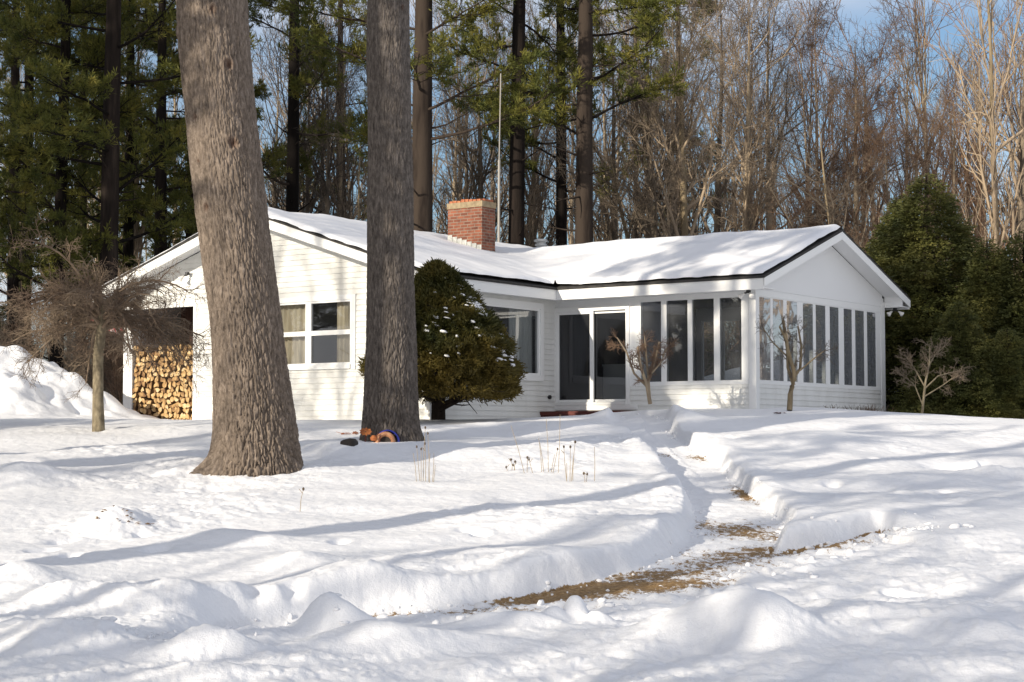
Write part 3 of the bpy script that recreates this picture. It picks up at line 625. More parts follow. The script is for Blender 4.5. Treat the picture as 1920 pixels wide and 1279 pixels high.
# curtains
def curtain(axis, pos, a0, a1, z0, z1, m_, label, folds=6, amp=.03):
    n = folds*8; V = []; Fq = []
    for i in range(n+1):
        t = i/n; a = a0+(a1-a0)*t; d = amp*math.sin(t*folds*2*math.pi)+.01*math.sin(t*23)
        for z, sq in ((z0, 1.0), ((z0+z1)/2, .9), (z1, .7)):
            V.append(hw(a, pos+d*sq, z) if axis == 0 else hw(pos+d*sq, a, z))
    for i in range(n):
        for j in range(2): Fq.append((i*3+j, (i+1)*3+j, (i+1)*3+j+1, i*3+j+1))
    c = np.mean(V, 0); V = np.array(V)-c
    o = link('curtain', npmesh('curtain', V, [np.array(Fq)], [m_], smooth=True), None, c)
    tag(o, label, 'curtain', 'curtains inside the house windows')
curtain(0, -L+.2, -9.42, -8.47, .7, 2.12, M['curtain'], 'pleated beige curtain at the left half of the four-light window')
curtain(0, -L+.2, -7.62, -7.0, .7, 2.12, M['curtain'], 'pleated beige curtain at the right edge of the four-light window', 5)
curtain(1, -W1-.2, -1.5, -.6, .5, 2.1, M['curtain_w'], 'pale grey curtain at the right end of the big side window', 7)
# inside the porch, seen dimly through the glass door
mb = MB(); mb.box(-.45, .45, -.25, .25, 0, .85, 0); mb.box(-.47, .47, -.27, .27, .85, .89, 0)
cb = mb.build('cabinet', M['appliance'], None); cb.location = hw(-4.2, 1.7, 0); cb.rotation_euler = (0, 0, -YAW); tag(cb, 'grey waist high cabinet seen dimly through the left door panel', 'cabinet')

# ------------------------------------------------------------------ firewood
def log_mesh(seed):
    r_ = random.Random(seed); kind = r_.choice(['round', 'half', 'wedge', 'wedge', 'quarter']); pts = []
    if kind == 'round': pts = [(.058*math.cos(t)*(1+.1*r_.random()), .055*math.sin(t)*(1+.1*r_.random())) for t in np.linspace(0, 2*math.pi, 11)[:-1]]
    else:
        span = {'half': math.pi, 'wedge': 1.5, 'quarter': 2.0}[kind]; rad = {'half': .075, 'wedge': .105, 'quarter': .095}[kind]
        pts = [(0, 0)]+[(rad*math.cos(t)*(1+.08*r_.random()), rad*math.sin(t)*(1+.08*r_.random())) for t in np.linspace(-span/2, span/2, 7)]
        cx_, cy_ = np.mean(pts, 0); rot = r_.random()*6.28
        pts = [((x-cx_)*math.cos(rot)-(y-cy_)*math.sin(rot), (x-cx_)*math.sin(rot)+(y-cy_)*math.cos(rot)) for x, y in pts]
    n = len(pts); V = []
    for y, s in ((-.21, .93), (-.2, 1), (.2, 1), (.21, .9)): V += [(x*s, y, z*s) for x, z in pts]
    mb = MB(); mb.add(V, [(k*n+i, k*n+(i+1) % n, (k+1)*n+(i+1) % n, (k+1)*n+i) for k in range(3) for i in range(n)], 1)
    mb.f += [list(range(n))[::-1], [3*n+i for i in range(n)]]; mb.mi += [0, 0]
    return mb.mesh('firewood_log', [M['log_end'], M['log_bark']])
LOGS = [log_mesh(s) for s in range(14)]
rl = random.Random(11); nx = 16
for row in range(15):
    top = 1.30+.08*math.sin(row)
    for i in range(nx):
        x = BAY[0]+.065+i*(BAY[1]-BAY[0]-.13)/(nx-1)+(.03 if row % 2 else -.02)*(0 < i < nx-1)+rl.uniform(-.012, .012)
        z = -.40+row*.118+rl.uniform(-.012, .012)+.02*math.sin(i*1.3)
        if row == 14 and i < 9 and rl.random() < .75: continue
        p = hw(x, -L+.24+rl.uniform(-.05, .05), z)
        o = link('firewood_log', rl.choice(LOGS)); o.location = p; o.rotation_euler = (0, rl.choice([0, 1.57, 3.14, 4.7, .8, 2.3]), -YAW+rl.uniform(-.06, .06)); o.rotation_mode = 'XYZ'
        o.matrix_world = Matrix.Translation(p) @ Matrix.Rotation(-YAW+rl.uniform(-.05, .05), 4, 'Z') @ Matrix.Rotation(rl.uniform(0, 6.28), 4, 'Y') @ Matrix.Diagonal((1.13, 1, 1.13, 1))
        tag(o, 'split firewood log in the pile stacked in the open bay of the white house', 'log', 'firewood logs stacked in the bay')

# ------------------------------------------------------------------ vegetation generators (vectorised branches)
def unit(v): return v/(np.linalg.norm(v, axis=-1, keepdims=True)+1e-9)
class Br:                                     # B branches of n points with radii
    def __init__(s, P, Rd): s.P, s.R = P, Rd
def stem(pts, rad, n=14):
    pts = np.array(pts, float); t = np.linspace(0, 1, len(pts)); q = np.linspace(0, 1, n)
    P = np.stack([np.interp(q, t, pts[:, i]) for i in range(3)], 1)
    return Br(P[None], np.interp(q, np.linspace(0, 1, len(rad)), rad)[None])
def grow(rng, par, per, t0, t1, length, ang, up=0.0, wob=.15, n=5, rr=.55, taper=.25, minr=.004, lenfall=.5, drop=0.0, flat=None, az=None):
    """children of every parent branch; length relative to a scalar or per parent array, ang = angle off the parent"""
    B, m, _ = par.P.shape; K = B*per
    pi = np.repeat(np.arange(B), per); t = rng.uniform(t0, t1, K)
    if per > 2: t = t0+(t1-t0)*((np.tile(np.arange(per), B)+rng.uniform(0, 1, K))/per)
    f = t*(m-1); i0 = np.clip(f.astype(int), 0, m-2); w = (f-i0)[:, None]
    o = par.P[pi, i0]*(1-w)+par.P[pi, i0+1]*w; tg = unit(par.P[pi, i0+1]-par.P[pi, i0])
    r0 = (par.R[pi, i0]*(1-w[:, 0])+par.R[pi, i0+1]*w[:, 0])*rr
    ref = np.where(np.abs(tg[:, 2:3]) < .9, np.array([[0, 0, 1.]]), np.array([[1., 0, 0]]))
    a = unit(np.cross(tg, ref)); b = np.cross(tg, a)
    ph = rng.uniform(0, 2*np.pi, K) if az is None else az(rng, K)
    side = a*np.cos(ph)[:, None]+b*np.sin(ph)[:, None]
    if flat is not None: side = unit(side*np.array([1, 1, flat]))
    an = rng.normal(ang, .18, K)[:, None]
    d = unit(tg*np.cos(an)+side*np.sin(an))
    ln = (np.asarray(length)*np.ones(K) if np.ndim(length) == 0 else np.repeat(length, per))*rng.uniform(.65, 1.25, K)*(1-lenfall*t)
    P = np.zeros((K, n, 3)); P[:, 0] = o; st = (ln/(n-1))[:, None]
    for j in range(1, n):
        d = unit(d+rng.normal(0, wob, (K, 3))+np.array([0, 0, up/(n-1)])-np.array([0, 0, drop*j/(n-1)/(n-1)*2])); P[:, j] = P[:, j-1]+d*st
    Rd = np.maximum(r0, minr)[:, None]*np.linspace(1, taper, n)[None]; Rd = np.maximum(Rd, minr*.6)
    return Br(P, Rd)
def tubes(brs, sides):
    """vertices and quads for lists of branch sets"""
    Vs, Fs, b = [], [], 0
    for br, k in zip(brs, sides):
        P, Rd = br.P, br.R; B, n, _ = P.shape
        T = np.gradient(P, axis=1); T = unit(T); ref = np.where(np.abs(T[..., 2:3]) < .9, np.array([0, 0, 1.]), np.array([1., 0, 0]))
        a = unit(np.cross(T, ref)); c = np.cross(T, a); th = np.arange(k)*2*np.pi/k
        V = P[:, :, None]+Rd[:, :, None, None]*(a[:, :, None]*np.cos(th)[None, None, :, None]+c[:, :, None]*np.sin(th)[None, None, :, None])
        idx = np.arange(B*n*k).reshape(B, n, k); q = np.stack([idx[:, :-1], np.roll(idx, -1, 2)[:, :-1], np.roll(idx, -1, 2)[:, 1:], idx[:, 1:]], -1)
        Vs.append(V.reshape(-1, 3)); Fs.append(q.reshape(-1, 4)+b); b += B*n*k
    return np.concatenate(Vs), np.concatenate(Fs)
def tube_mesh(name, brs, sides, m, smooth=True):
    V, Fq = tubes(brs, sides); return npmesh(name, V, [Fq], [m], smooth=smooth)
def leaf_quads(rng, C, D, ln, wd):
    """thin leaf or needle faces at C pointing along D"""
    K = len(C); s = unit(np.cross(D, rng.normal(size=(K, 3)))); ln = (np.ones(K)*ln*rng.uniform(.7, 1.3, K))[:, None]; wd = (np.ones(K)*wd)[:, None]
    V = np.stack([C-s*wd*.5, C+D*ln*.55-s*wd*.6, C+D*ln, C+D*ln*.5+s*wd*.6], 1).reshape(-1, 3)
    return V, np.arange(4*K).reshape(-1, 4)
def along(rng, br, per, t0=.2, t1=1.0):       # random points with tangents along branches
    B, n, _ = br.P.shape; pi = np.repeat(np.arange(B), per); f = rng.uniform(t0, t1, B*per)*(n-1-1e-6); i = f.astype(int); w = (f-i)[:, None]
    return br.P[pi, i]*(1-w)+br.P[pi, i+1]*w, unit(br.P[pi, i+1]-br.P[pi, i])

# ---- bare hardwoods
def hardwood(seed, h, r, style):
    g = np.random.default_rng(seed)
    wig = np.cumsum(g.normal(0, .02*h/10, (9, 2)), 0); zz = np.linspace(0, 1, 9)
    tr = stem([(wig[i, 0]*zz[i]*1.6, wig[i, 1]*zz[i]*1.6, h*zz[i]-.3) for i in range(9)], [r*1.25, r, r*.85, r*.7, r*.5, r*.3, .012], 16)
    if style == 'thin': a = grow(g, tr, 17, .25, .97, h*.32, .55, .6, .11, 7, .6, .3, .022, .45)
    elif style == 'tall': a = grow(g, tr, 20, .30, .97, h*.30, .60, .55, .12, 7, .55, .25, .012, .45)
    elif style == 'spread': a = grow(g, tr, 18, .22, .95, h*.42, .85, .5, .14, 7, .55, .25, .012, .5)
    else: a = grow(g, tr, 24, .12, .97, h*.30, .9, .35, .14, 7, .5, .25, .012, .55)
    b = grow(g, a, 7, .2, .98, h*.12, .7, .3, .16, 5, .6, .3, .008, .4) if style != 'thin' else grow(g, a, 6, .2, .98, h*.14, .6, .35, .13, 5, .6, .4, .013, .4)
    c = grow(g, b, 6, .15, 1, h*.055, .7, .2, .2, 4, .65, .4, .006, .3) if style != 'thin' else grow(g, b, 4, .2, 1, h*.065, .65, .25, .16, 4, .65, .5, .009, .3)
    d = grow(g, c, 4, .2, 1, h*.028, .7, .1, .22, 3, .7, .5, .005, .2)
    if style == 'dense': d = Br(np.concatenate([d.P, grow(g, c, 4, .1, 1, h*.03, .9, 0, .25, 3, .7, .5, .005, .2).P]), np.concatenate([d.R, d.R]))
    tm = tube_mesh('trunk', [tr], [8], None); cm = tube_mesh('crown', [a, b, c, d] if style != 'thin' else [a, b, c], [5, 4, 3, 3][:4 if style != 'thin' else 3], None)
    return tm, cm
HW = [hardwood(20+i, 14, .15, s) for i, s in enumerate(['tall', 'tall', 'spread', 'tall', 'dense', 'dense', 'spread', 'thin', 'thin', 'thin'])]
def set_mats(pair, tm, cm):
    a, b = pair[0].copy(), pair[1].copy(); a.materials.clear(); a.materials.append(tm); b.materials.clear(); b.materials.append(cm); return a, b
HWG = [set_mats(p, M['grey_bark'], M['twig']) for p in HW]
HWR = [set_mats(p, M['grey_bark'], M['red_twig']) for p in HW]
HWT = [set_mats(p, M['tan_bark'], M['twig']) for p in HW]
def plant(name, cat, meshes, loc, scale, rz, label, group=None, lean=(0, 0), names=('trunk', 'crown')):
    o = thing(name, loc, label, cat, group); o.rotation_euler = (lean[0], lean[1], rz); o.scale = (scale[0], scale[0], scale[1]) if hasattr(scale, '__len__') else (scale,)*3
    for nm, me in zip(names, meshes):
        if me is not None: link(nm, me, o)
    return o

# ---- white pines: bare lower trunk with stubs, tiers of level limbs with tufts
def pine(seed, h, r, first, nl, llen, tuft, heavy):
    g = np.random.default_rng(seed)
    wig = np.cumsum(g.normal(0, .05, (9, 2)), 0); zz = np.linspace(0, 1, 9)
    tr = stem([(wig[i, 0]*zz[i], wig[i, 1]*zz[i], h*zz[i]-.3) for i in range(9)], [r*1.35, r*1.02, r*.95, r*.85, r*.7, r*.5, r*.3, .03], 22)
    st = grow(g, tr, 14, .1, first+.1, 1.3, 1.45, .1, .12, 5, .14, .3, .012, .2)
    a = grow(g, tr, nl, first, .99, llen, 1.45, .3, .08, 8, .2, .3, .015, .62)
    b = grow(g, a, 13, .3, .99, llen*.3, .85, .1, .12, 5, .5, .4, .007, .5, flat=.12)
    c = grow(g, b, 6, .25, 1, llen*.12, .8, .15, .12, 3, .6, .5, .005, .3, flat=.3)
    C, D = along(g, c, tuft, .35, 1.0); C2, D2 = along(g, b, tuft, .6, 1.0); C = np.concatenate([C, C2]); D = np.concatenate([D, D2])
    D = unit(D*.6+g.normal(0, .5, C.shape)+np.array([0, 0, .3]))
    V, Q = leaf_quads(g, C, D, .16*heavy, .02*heavy)
    tm = tube_mesh('trunk', [tr, st], [10, 4], M['pine_bark'])
    bv, bq = tubes([a, b, c], [5, 4, 3]); nb = len(bv)
    cm = npmesh('crown', np.concatenate([bv, V]), [bq, Q+nb], [M['pine_bark'], M['pine_needle']], np.concatenate([np.zeros(len(bq)), np.ones(len(Q))]))
    return tm, cm
PINES = [pine(40, 25, .28, .31, 27, 4.4, 22, 1.1), pine(41, 25, .28, .34, 25, 4.2, 22, 1.1), pine(42, 24, .27, .22, 46, 4.2, 21, 1.1), pine(43, 23, .24, .15, 52, 4.0, 20, 1.1)]

# ---- feathery evergreens (hemlock and brush)
def evergreen(seed, h, wid, nbr, prof, m, per=10, leaf=(.13, .05), trunk_r=.16, low=.02, drop=.35, up=.1):
    g = np.random.default_rng(seed)
    tr = stem([(0, 0, -.2), (.05, .03, h*.5), (0, 0, h)], [trunk_r, trunk_r*.6, .02], 14)
    zz = np.sort(g.uniform(low, .98, nbr)); K = nbr; az = g.uniform(0, 2*np.pi, K); ln = wid*np.array([prof(z) for z in zz])*g.uniform(.6, 1.15, K)
    P = np.zeros((K, 8, 3)); P[:, 0, 2] = zz*h; d = np.stack([np.cos(az), np.sin(az), np.full(K, up)+g.normal(0, .12, K)], 1); d = unit(d)
    for j in range(1, 8):
        d = unit(d+g.normal(0, .07, (K, 3))-np.array([0, 0, drop/7])); P[:, j] = P[:, j-1]+d*(ln/7)[:, None]
    a = Br(P, np.linspace(1, .25, 8)[None]*(.012+.012*ln)[:, None])
    b = grow(g, a, 12, .18, .99, ln*.34, .8, 0, .1, 5, .5, .4, .005, .6, .3, .3)
    c = grow(g, b, 6, .2, 1, np.repeat(ln*.34, 12)*.4, .75, 0, .1, 3, .6, .5, .004, .4, .3, .35)
    C, D = along(g, c, per, 0, 1); C2, D2 = along(g, b, per, .3, 1); C = np.concatenate([C, C2]); D = np.concatenate([D, D2])
    D = unit(D*.8+g.normal(0, .4, C.shape)); V, Q = leaf_quads(g, C, D, leaf[0], leaf[1])
    tm = tube_mesh('trunk', [tr], [8], M['pine_bark']); bv, bq = tubes([a, b], [4, 3]); nb = len(bv)
    return tm, npmesh('crown', np.concatenate([bv, V]), [bq, Q+nb], [M['pine_bark'], m], np.concatenate([np.zeros(len(bq)), np.ones(len(Q))]))
def cone_evergreen(seed, h, wid, K, m, per=13):
    """dense cone of drooping sprays, uneven outline with hollows between the branches"""
    g = np.random.default_rng(seed); tr = stem([(0, 0, -.2), (.05, .03, h*.5), (0, 0, h)], [.16, .1, .02], 14)
    t = 1-np.sqrt(g.uniform(0, 1, K)); az = g.uniform(0, 2*np.pi, K); ca, sa = np.cos(az), np.sin(az)
    tier = perlin(ca*2.4, sa*2.4, t*h*1.5+seed); fine = perlin(ca*6, sa*6, t*h*3.4+seed)
    rr = wid*np.minimum(1, t*9+.55)*(1-t)**.8*(1+.45*tier+.22*fine)*g.uniform(.9, 1.15, K); dep = 1-np.abs(g.normal(0, .27, K)); keep = (fine+tier*.7 > -.3) | (g.random(K) < .25)
    C = np.stack([rr*dep*ca, rr*dep*sa, .15+h*t*.98-.22*rr*dep/wid*(1+.5*tier)], 1)[keep]; az = az[keep]; n = len(C)
    d0 = unit(np.stack([np.cos(az), np.sin(az), g.normal(-.1, .3, n)], 1)); w0 = unit(np.cross(d0, np.array([0, 0, 1.])))
    u1 = g.uniform(-.5, 1, (n, per)); u2 = g.normal(0, .42, (n, per))*(1-.5*u1)
    Cc = (C[:, None]+d0[:, None]*(u1*.22)[..., None]+w0[:, None]*(u2*.16)[..., None]+g.normal(0, .018, (n, per, 3))).reshape(-1, 3)
    D = unit((d0[:, None]+w0[:, None]*(np.sign(u2)*.7)[..., None]).reshape(-1, 3)+g.normal(0, .25, (n*per, 3)))
    V, Q = leaf_quads(g, Cc, D, .09, .03)
    lb = grow(g, tr, int(14*h), .03, .97, wid*.9, 1.5, .05, .1, 6, .3, .3, .012, .85)
    tm = tube_mesh('trunk', [tr], [8], M['pine_bark']); bv, bq = tubes([lb], [4]); nb = len(bv)
    return tm, npmesh('crown', np.concatenate([bv, V]), [bq, Q+nb], [M['pine_bark'], m], np.concatenate([np.zeros(len(bq)), np.ones(len(Q))]))
HEM = [cone_evergreen(60, 6.2, 2.5, 12000, M['hemlock_needle']), cone_evergreen(61, 4.6, 2.4, 9000, M['hemlock_needle']), cone_evergreen(62, 3.0, 1.3, 3000, M['pine_needle'])]

# ---- multi-stemmed bare brush
def brush(seed, h, n, m):
    g = np.random.default_rng(seed); K = n
    P = np.zeros((K, 7, 3)); P[:, 0, :2] = g.normal(0, .18, (K, 2)); P[:, 0, 2] = -.15
    az = g.uniform(0, 6.28, K); d = unit(np.stack([np.cos(az)*.4, np.sin(az)*.4, np.ones(K)], 1)); ln = h*g.uniform(.6, 1.1, K)
    for j in range(1, 7): d = unit(d+g.normal(0, .09, (K, 3))); P[:, j] = P[:, j-1]+d*(ln/6)[:, None]
    a = Br(P, np.linspace(1, .3, 7)[None]*np.full((K, 1), .018)); b = grow(g, a, 9, .2, .98, h*.3, .6, .2, .15, 5, .6, .4, .006, .4)
    c = grow(g, b, 6, .2, 1, h*.13, .7, .1, .2, 4, .7, .5, .005, .3)
    e = grow(g, c, 3, .2, 1, h*.07, .7, .0, .2, 3, .7, .5, .004, .3)
    return tube_mesh('shrub', [a, b, c, e], [4, 3, 3, 3], m)
BRUSH = [brush(70+i, 3.2, 16, M['red_twig'] if i % 2 == 0 else M['twig']) for i in range(4)]

# ------------------------------------------------------------------ the two big pine trunks in the yard
m = M['big_bark'] = mat('old_pine_bark', (.2, .15, .11), .92, spec=.15)
tc = N(m, 'ShaderNodeTexCoord'); mp = N(m, 'ShaderNodeMapping'); mp.inputs['Scale'].default_value = (1, 1, .4); Lk(m, tc.outputs['Object'], mp.inputs['Vector'])
no = N(m, 'ShaderNodeTexNoise', Scale=22.0, Detail=8.0, Roughness=.7); Lk(m, mp.outputs['Vector'], no.inputs['Vector'])
pl = N(m, 'ShaderNodeAttribute', attribute_name='plate'); kn = N(m, 'ShaderNodeAttribute', attribute_name='knot')
a1 = N(m, 'ShaderNodeMath', operation='MULTIPLY_ADD'); a1.inputs[1].default_value = .1; Lk(m, pl.outputs['Fac'], a1.inputs[0]); Lk(m, no.outputs['Fac'], a1.inputs[2])
bc = ramp(m, a1.outputs[0], [(.3, (.06, .047, .037)), (.52, (.165, .131, .104)), (.72, (.28, .226, .182)), (.95, (.38, .32, .265))])
mx = N(m, 'ShaderNodeMix', data_type='RGBA'); Lk(m, kn.outputs['Fac'], mx.inputs['Factor']); Lk(m, bc, mx.inputs['A']); mx.inputs['B'].default_value = (.09, .035, .018, 1)
Lk(m, mx.outputs['Result'], bsdf(m).inputs['Base Color']); bump(m, no.outputs['Fac'], .6, .015)
m = M['shaded_grey_bark'] = M['big_bark'].copy(); m.name = 'old_shaded_grey_bark'  # bark copy greyed, and darkened to carry the shade on the second trunk
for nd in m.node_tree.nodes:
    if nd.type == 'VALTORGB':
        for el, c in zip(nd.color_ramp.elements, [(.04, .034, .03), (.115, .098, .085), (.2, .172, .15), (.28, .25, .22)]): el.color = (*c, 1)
def big_trunk(Y, prof, label, flares=(), knots=(), seed=0.0, height=19, rough=1.0, bm='big_bark'):
    """prof: photo rows with the left and right edge of the trunk"""
    c = []; 
    for v, l, r in prof:
        p = at((l+r)/2, v, Y); q = at(r, v, Y); c.append((p[2], p[0], q[0]-p[0]))
    c = np.array(sorted(c)); zb = c[0, 0]-.35; base = np.array([c[0, 1], Y, c[0, 0]])
    zs = np.concatenate([np.arange(zb, c[-1, 0]+.4, .02), np.arange(c[-1, 0]+.5, base[2]+height, .5)])
    sl = (c[-1, 1]-c[-4, 1])/(c[-1, 0]-c[-4, 0])
    cx = np.where(zs > c[-1, 0], c[-1, 1]+sl*(zs-c[-1, 0]), np.interp(zs, c[:, 0], c[:, 1])); rad = np.interp(zs, c[:, 0], c[:, 2])
    rad = np.where(zs > c[-1, 0], c[-1, 2]*np.clip(1-(zs-c[-1, 0])/(base[2]+height+.5-c[-1, 0]), .03, 1), rad)
    k = 400; th = np.arange(k)*2*np.pi/k; T, Z = np.meshgrid(th, zs); Rr = np.repeat(rad[:, None], k, 1)
    for ang, amt, hh, wd in flares:
        da = np.angle(np.exp(1j*(T-ang))); Rr = Rr+amt*np.exp(-np.maximum(Z-base[2]-.0, 0)/hh)*np.exp(-(da/wd)**2)
    ux, uy = np.cos(T), np.sin(T); R0 = rad.mean()
    wx = ux*R0+.03*perlin(ux*3, uy*3, Z*1.5+seed); wy = uy*R0+.03*perlin(ux*3+9, uy*3, Z*1.5+seed)
    zz = Z+.05*perlin(ux*4, uy*4+7, Z*2+seed)
    wx = wx+.022*perlin(ux*9, uy*9, Z*6+seed); wy = wy+.022*perlin(ux*9+4, uy*9, Z*6+seed)
    f1, f2, cid = worley((wx/.042+seed).ravel(), (wy/.042).ravel(), (zz/.3).ravel())
    ed = np.clip((f2-f1), 0, .5).reshape(T.shape)
    f1b, f2b, _ = worley((wx/.026+seed).ravel(), (wy/.026).ravel(), (zz/.1).ravel()); edb = np.clip(f2b-f1b, 0, .4).reshape(T.shape)
    lowf = rough*(1+1.5*np.exp(-np.maximum(Z-base[2], 0)/1.5))
    disp = (sst(0, .22, ed)*.021*lowf+sst(0, .25, edb)*.008*lowf+.02*perlin(ux*2, uy*2, Z*.8+seed)+.006*rough*perlin(ux*14, uy*14, Z*3.1+seed))
    kn = np.zeros_like(T)
    for u, v, size in knots:
        p = at(u, v, Y); zc = p[2]; xc = np.interp(zc, zs, cx); rr = np.interp(zc, zs, rad); s = np.clip((p[0]-xc)/rr, -.98, .98); ac = -math.acos(s)
        size = size*.72; d = np.hypot(np.angle(np.exp(1j*(T-ac)))*rr, (Z-zc)*.75)/size*(1+.3*perlin(T*6, Z*6, 3.+seed))
        disp = disp+.05*size/.1*(np.exp(-((d-1)/.35)**2)-1.3*np.exp(-(d/.65)**2)); kn = np.maximum(kn, .7*np.exp(-(d/.8)**2)*np.clip(1+.8*perlin(T*9, Z*9, seed), 0, 1))
    Rr = Rr+disp-.034
    V = np.stack([cx[:, None]-base[0]+Rr*ux, Rr*uy, Z-base[2]], -1).reshape(-1, 3)
    n = len(zs); idx = np.arange(n*k).reshape(n, k); q = np.stack([idx[:-1], np.roll(idx, -1, 1)[:-1], np.roll(idx, -1, 1)[1:], idx[1:]], -1).reshape(-1, 4)
    root = thing('old_pine_tree', base, label, 'tree', 'old pine trunks in the yard')
    me = npmesh('trunk', V, [q], [M[bm]], smooth=True)
    a_ = me.attributes.new('knot', 'FLOAT', 'POINT'); a_.data.foreach_set('value', kn.ravel().astype(np.float32))
    a_ = me.attributes.new('plate', 'FLOAT', 'POINT'); a_.data.foreach_set('value', ((cid % 97)/97.0-.2).astype(np.float32))
    link('trunk', me, root); return base, root
t1 = [(0, 330, 464), (100, 334, 470), (200, 346, 479), (300, 356, 490), (400, 367, 503), (500, 381, 516), (600, 394, 528), (700, 400, 540), (800, 404, 553), (850, 403, 558), (885, 398, 562)]
t2 = [(0, 687, 769), (100, 687, 770), (200, 687, 773), (300, 688, 775), (400, 687, 776), (500, 687, 778), (600, 686, 780), (700, 684, 782), (800, 682, 786), (832, 681, 790)]
T1B, _ = big_trunk(25.1, t1, 'thick leaning sunlit pine trunk, leftmost of the two trunks in the front yard', [(math.pi*1.13, .34, .13, .42), (-.5, .12, .2, .6), (-1.5, .1, .25, .5), (math.pi*.9, .1, .3, .5)],
    [(410, 32, .07), (438, 132, .09), (373, 228, .06), (446, 278, .1), (379, 308, .035), (396, 395, .07), (334, 62, .06)], 0.0)
T2B, _ = big_trunk(29.6, t2, 'straight shaded grey pine trunk standing nearest the domed evergreen', [(-.3, .1, .2, .6), (math.pi*1.1, .06, .2, .6), (-1.7, .05, .3, .6)], [(758, 20, .05)], 31.0, rough=.75, bm='shaded_grey_bark')

# ------------------------------------------------------------------ weeping maple by the firewood
M['maple_twig'] = mat('maple_twigs', (.15, .12, .08), .85, spec=.15); vary(M['maple_twig'], [(.25, (.11, .07, .052)), (.5, (.19, .14, .1)), (.75, (.31, .24, .165))], 2.0)
M['maple_bark'] = bark('maple_bark', [(.3, (.1, .085, .06)), (.5, (.2, .165, .11)), (.75, (.34, .29, .2))], 14, (1, 1, .5), .7, .02, False)
def weeping_maple(u, v):
    g = np.random.default_rng(91); b = seat(u, v); Y = b[1]; s = Y/F
    o = thing('weeping_maple', b, 'bare weeping maple with a wide dome of tangled twigs left of the firewood', 'tree')
    tr = stem([(0, 0, -.1), (-2*s, 0, 60*s), (-4*s, .05, 140*s), (4*s, 0, 200*s), (2*s, 0, 240*s)], [.115, .095, .09, .085, .05], 14)
    link('trunk', tube_mesh('trunk', [tr], [10], M['maple_bark']), o)
    K = 30; az = np.arange(K)*2.4+g.normal(0, .3, K); P = np.zeros((K, 9, 3)); P[:, 0] = [3*s, 0, 195*s]; P[:, 0, 2] += g.uniform(-10, 45, K)*s
    d = unit(np.stack([np.cos(az), np.sin(az)*.8, g.uniform(.2, 1.0, K)], 1)); ln = (215-40*d[:, 2])*s*g.uniform(.75, 1.1, K)
    for j in range(1, 9):
        d = unit(d+g.normal(0, .13, (K, 3))-np.array([0, 0, .19])); P[:, j] = P[:, j-1]+d*(ln/8)[:, None]
    a = Br(P, np.linspace(1, .3, 9)[None]*np.full((K, 1), .035))
    bb = grow(g, a, 10, .15, 1, 62*s, .75, .15, .2, 6, .55, .4, .007, .3, drop=.12)
    c = grow(g, bb, 7, .1, 1, 34*s, .8, 0, .22, 6, .6, .4, .0045, .3, drop=.2)
    e = grow(g, c, 4, .1, 1, 20*s, .8, 0, .22, 4, .7, .5, .0034, .3, drop=.15)
    bv, bq = tubes([a, bb, c, e], [5, 4, 3, 3]); link('crown', npmesh('crown', bv, [bq], [M['maple_twig']], smooth=True), o)
weeping_maple(185, 808)

# ------------------------------------------------------------------ clipped yew with snow
def yew_brown():
    m = M['yew_needle']; nt = m.node_tree; b = bsdf(m); src = b.inputs['Base Color'].links[0].from_socket
    tc = N(m, 'ShaderNodeTexCoord'); sp = N(m, 'ShaderNodeSeparateXYZ'); Lk(m, tc.outputs['Object'], sp.inputs[0])
    nz_ = N(m, 'ShaderNodeTexNoise', Scale=1.1, Detail=5.0); Lk(m, tc.outputs['Object'], nz_.inputs['Vector'])
    ma = N(m, 'ShaderNodeMath', operation='MULTIPLY_ADD'); ma.inputs[1].default_value = 2.2; Lk(m, nz_.outputs['Fac'], ma.inputs[0]); Lk(m, sp.outputs[2], ma.inputs[2])
    mr = N(m, 'ShaderNodeMapRange'); mr.inputs['From Min'].default_value = 1.95; mr.inputs['From Max'].default_value = 2.75; mr.inputs['To Min'].default_value = .5; mr.inputs['To Max'].default_value = 0.0; Lk(m, ma.outputs[0], mr.inputs['Value'])
    mx = N(m, 'ShaderNodeMix', data_type='RGBA'); Lk(m, mr.outputs['Result'], mx.inputs['Factor']); Lk(m, src, mx.inputs['A']); mx.inputs['B'].default_value = (.17, .115, .025, 1)
    for l in list(src.links):
        if l.to_node != mx: Lk(m, mx.outputs['Result'], l.to_socket)
yew_brown()
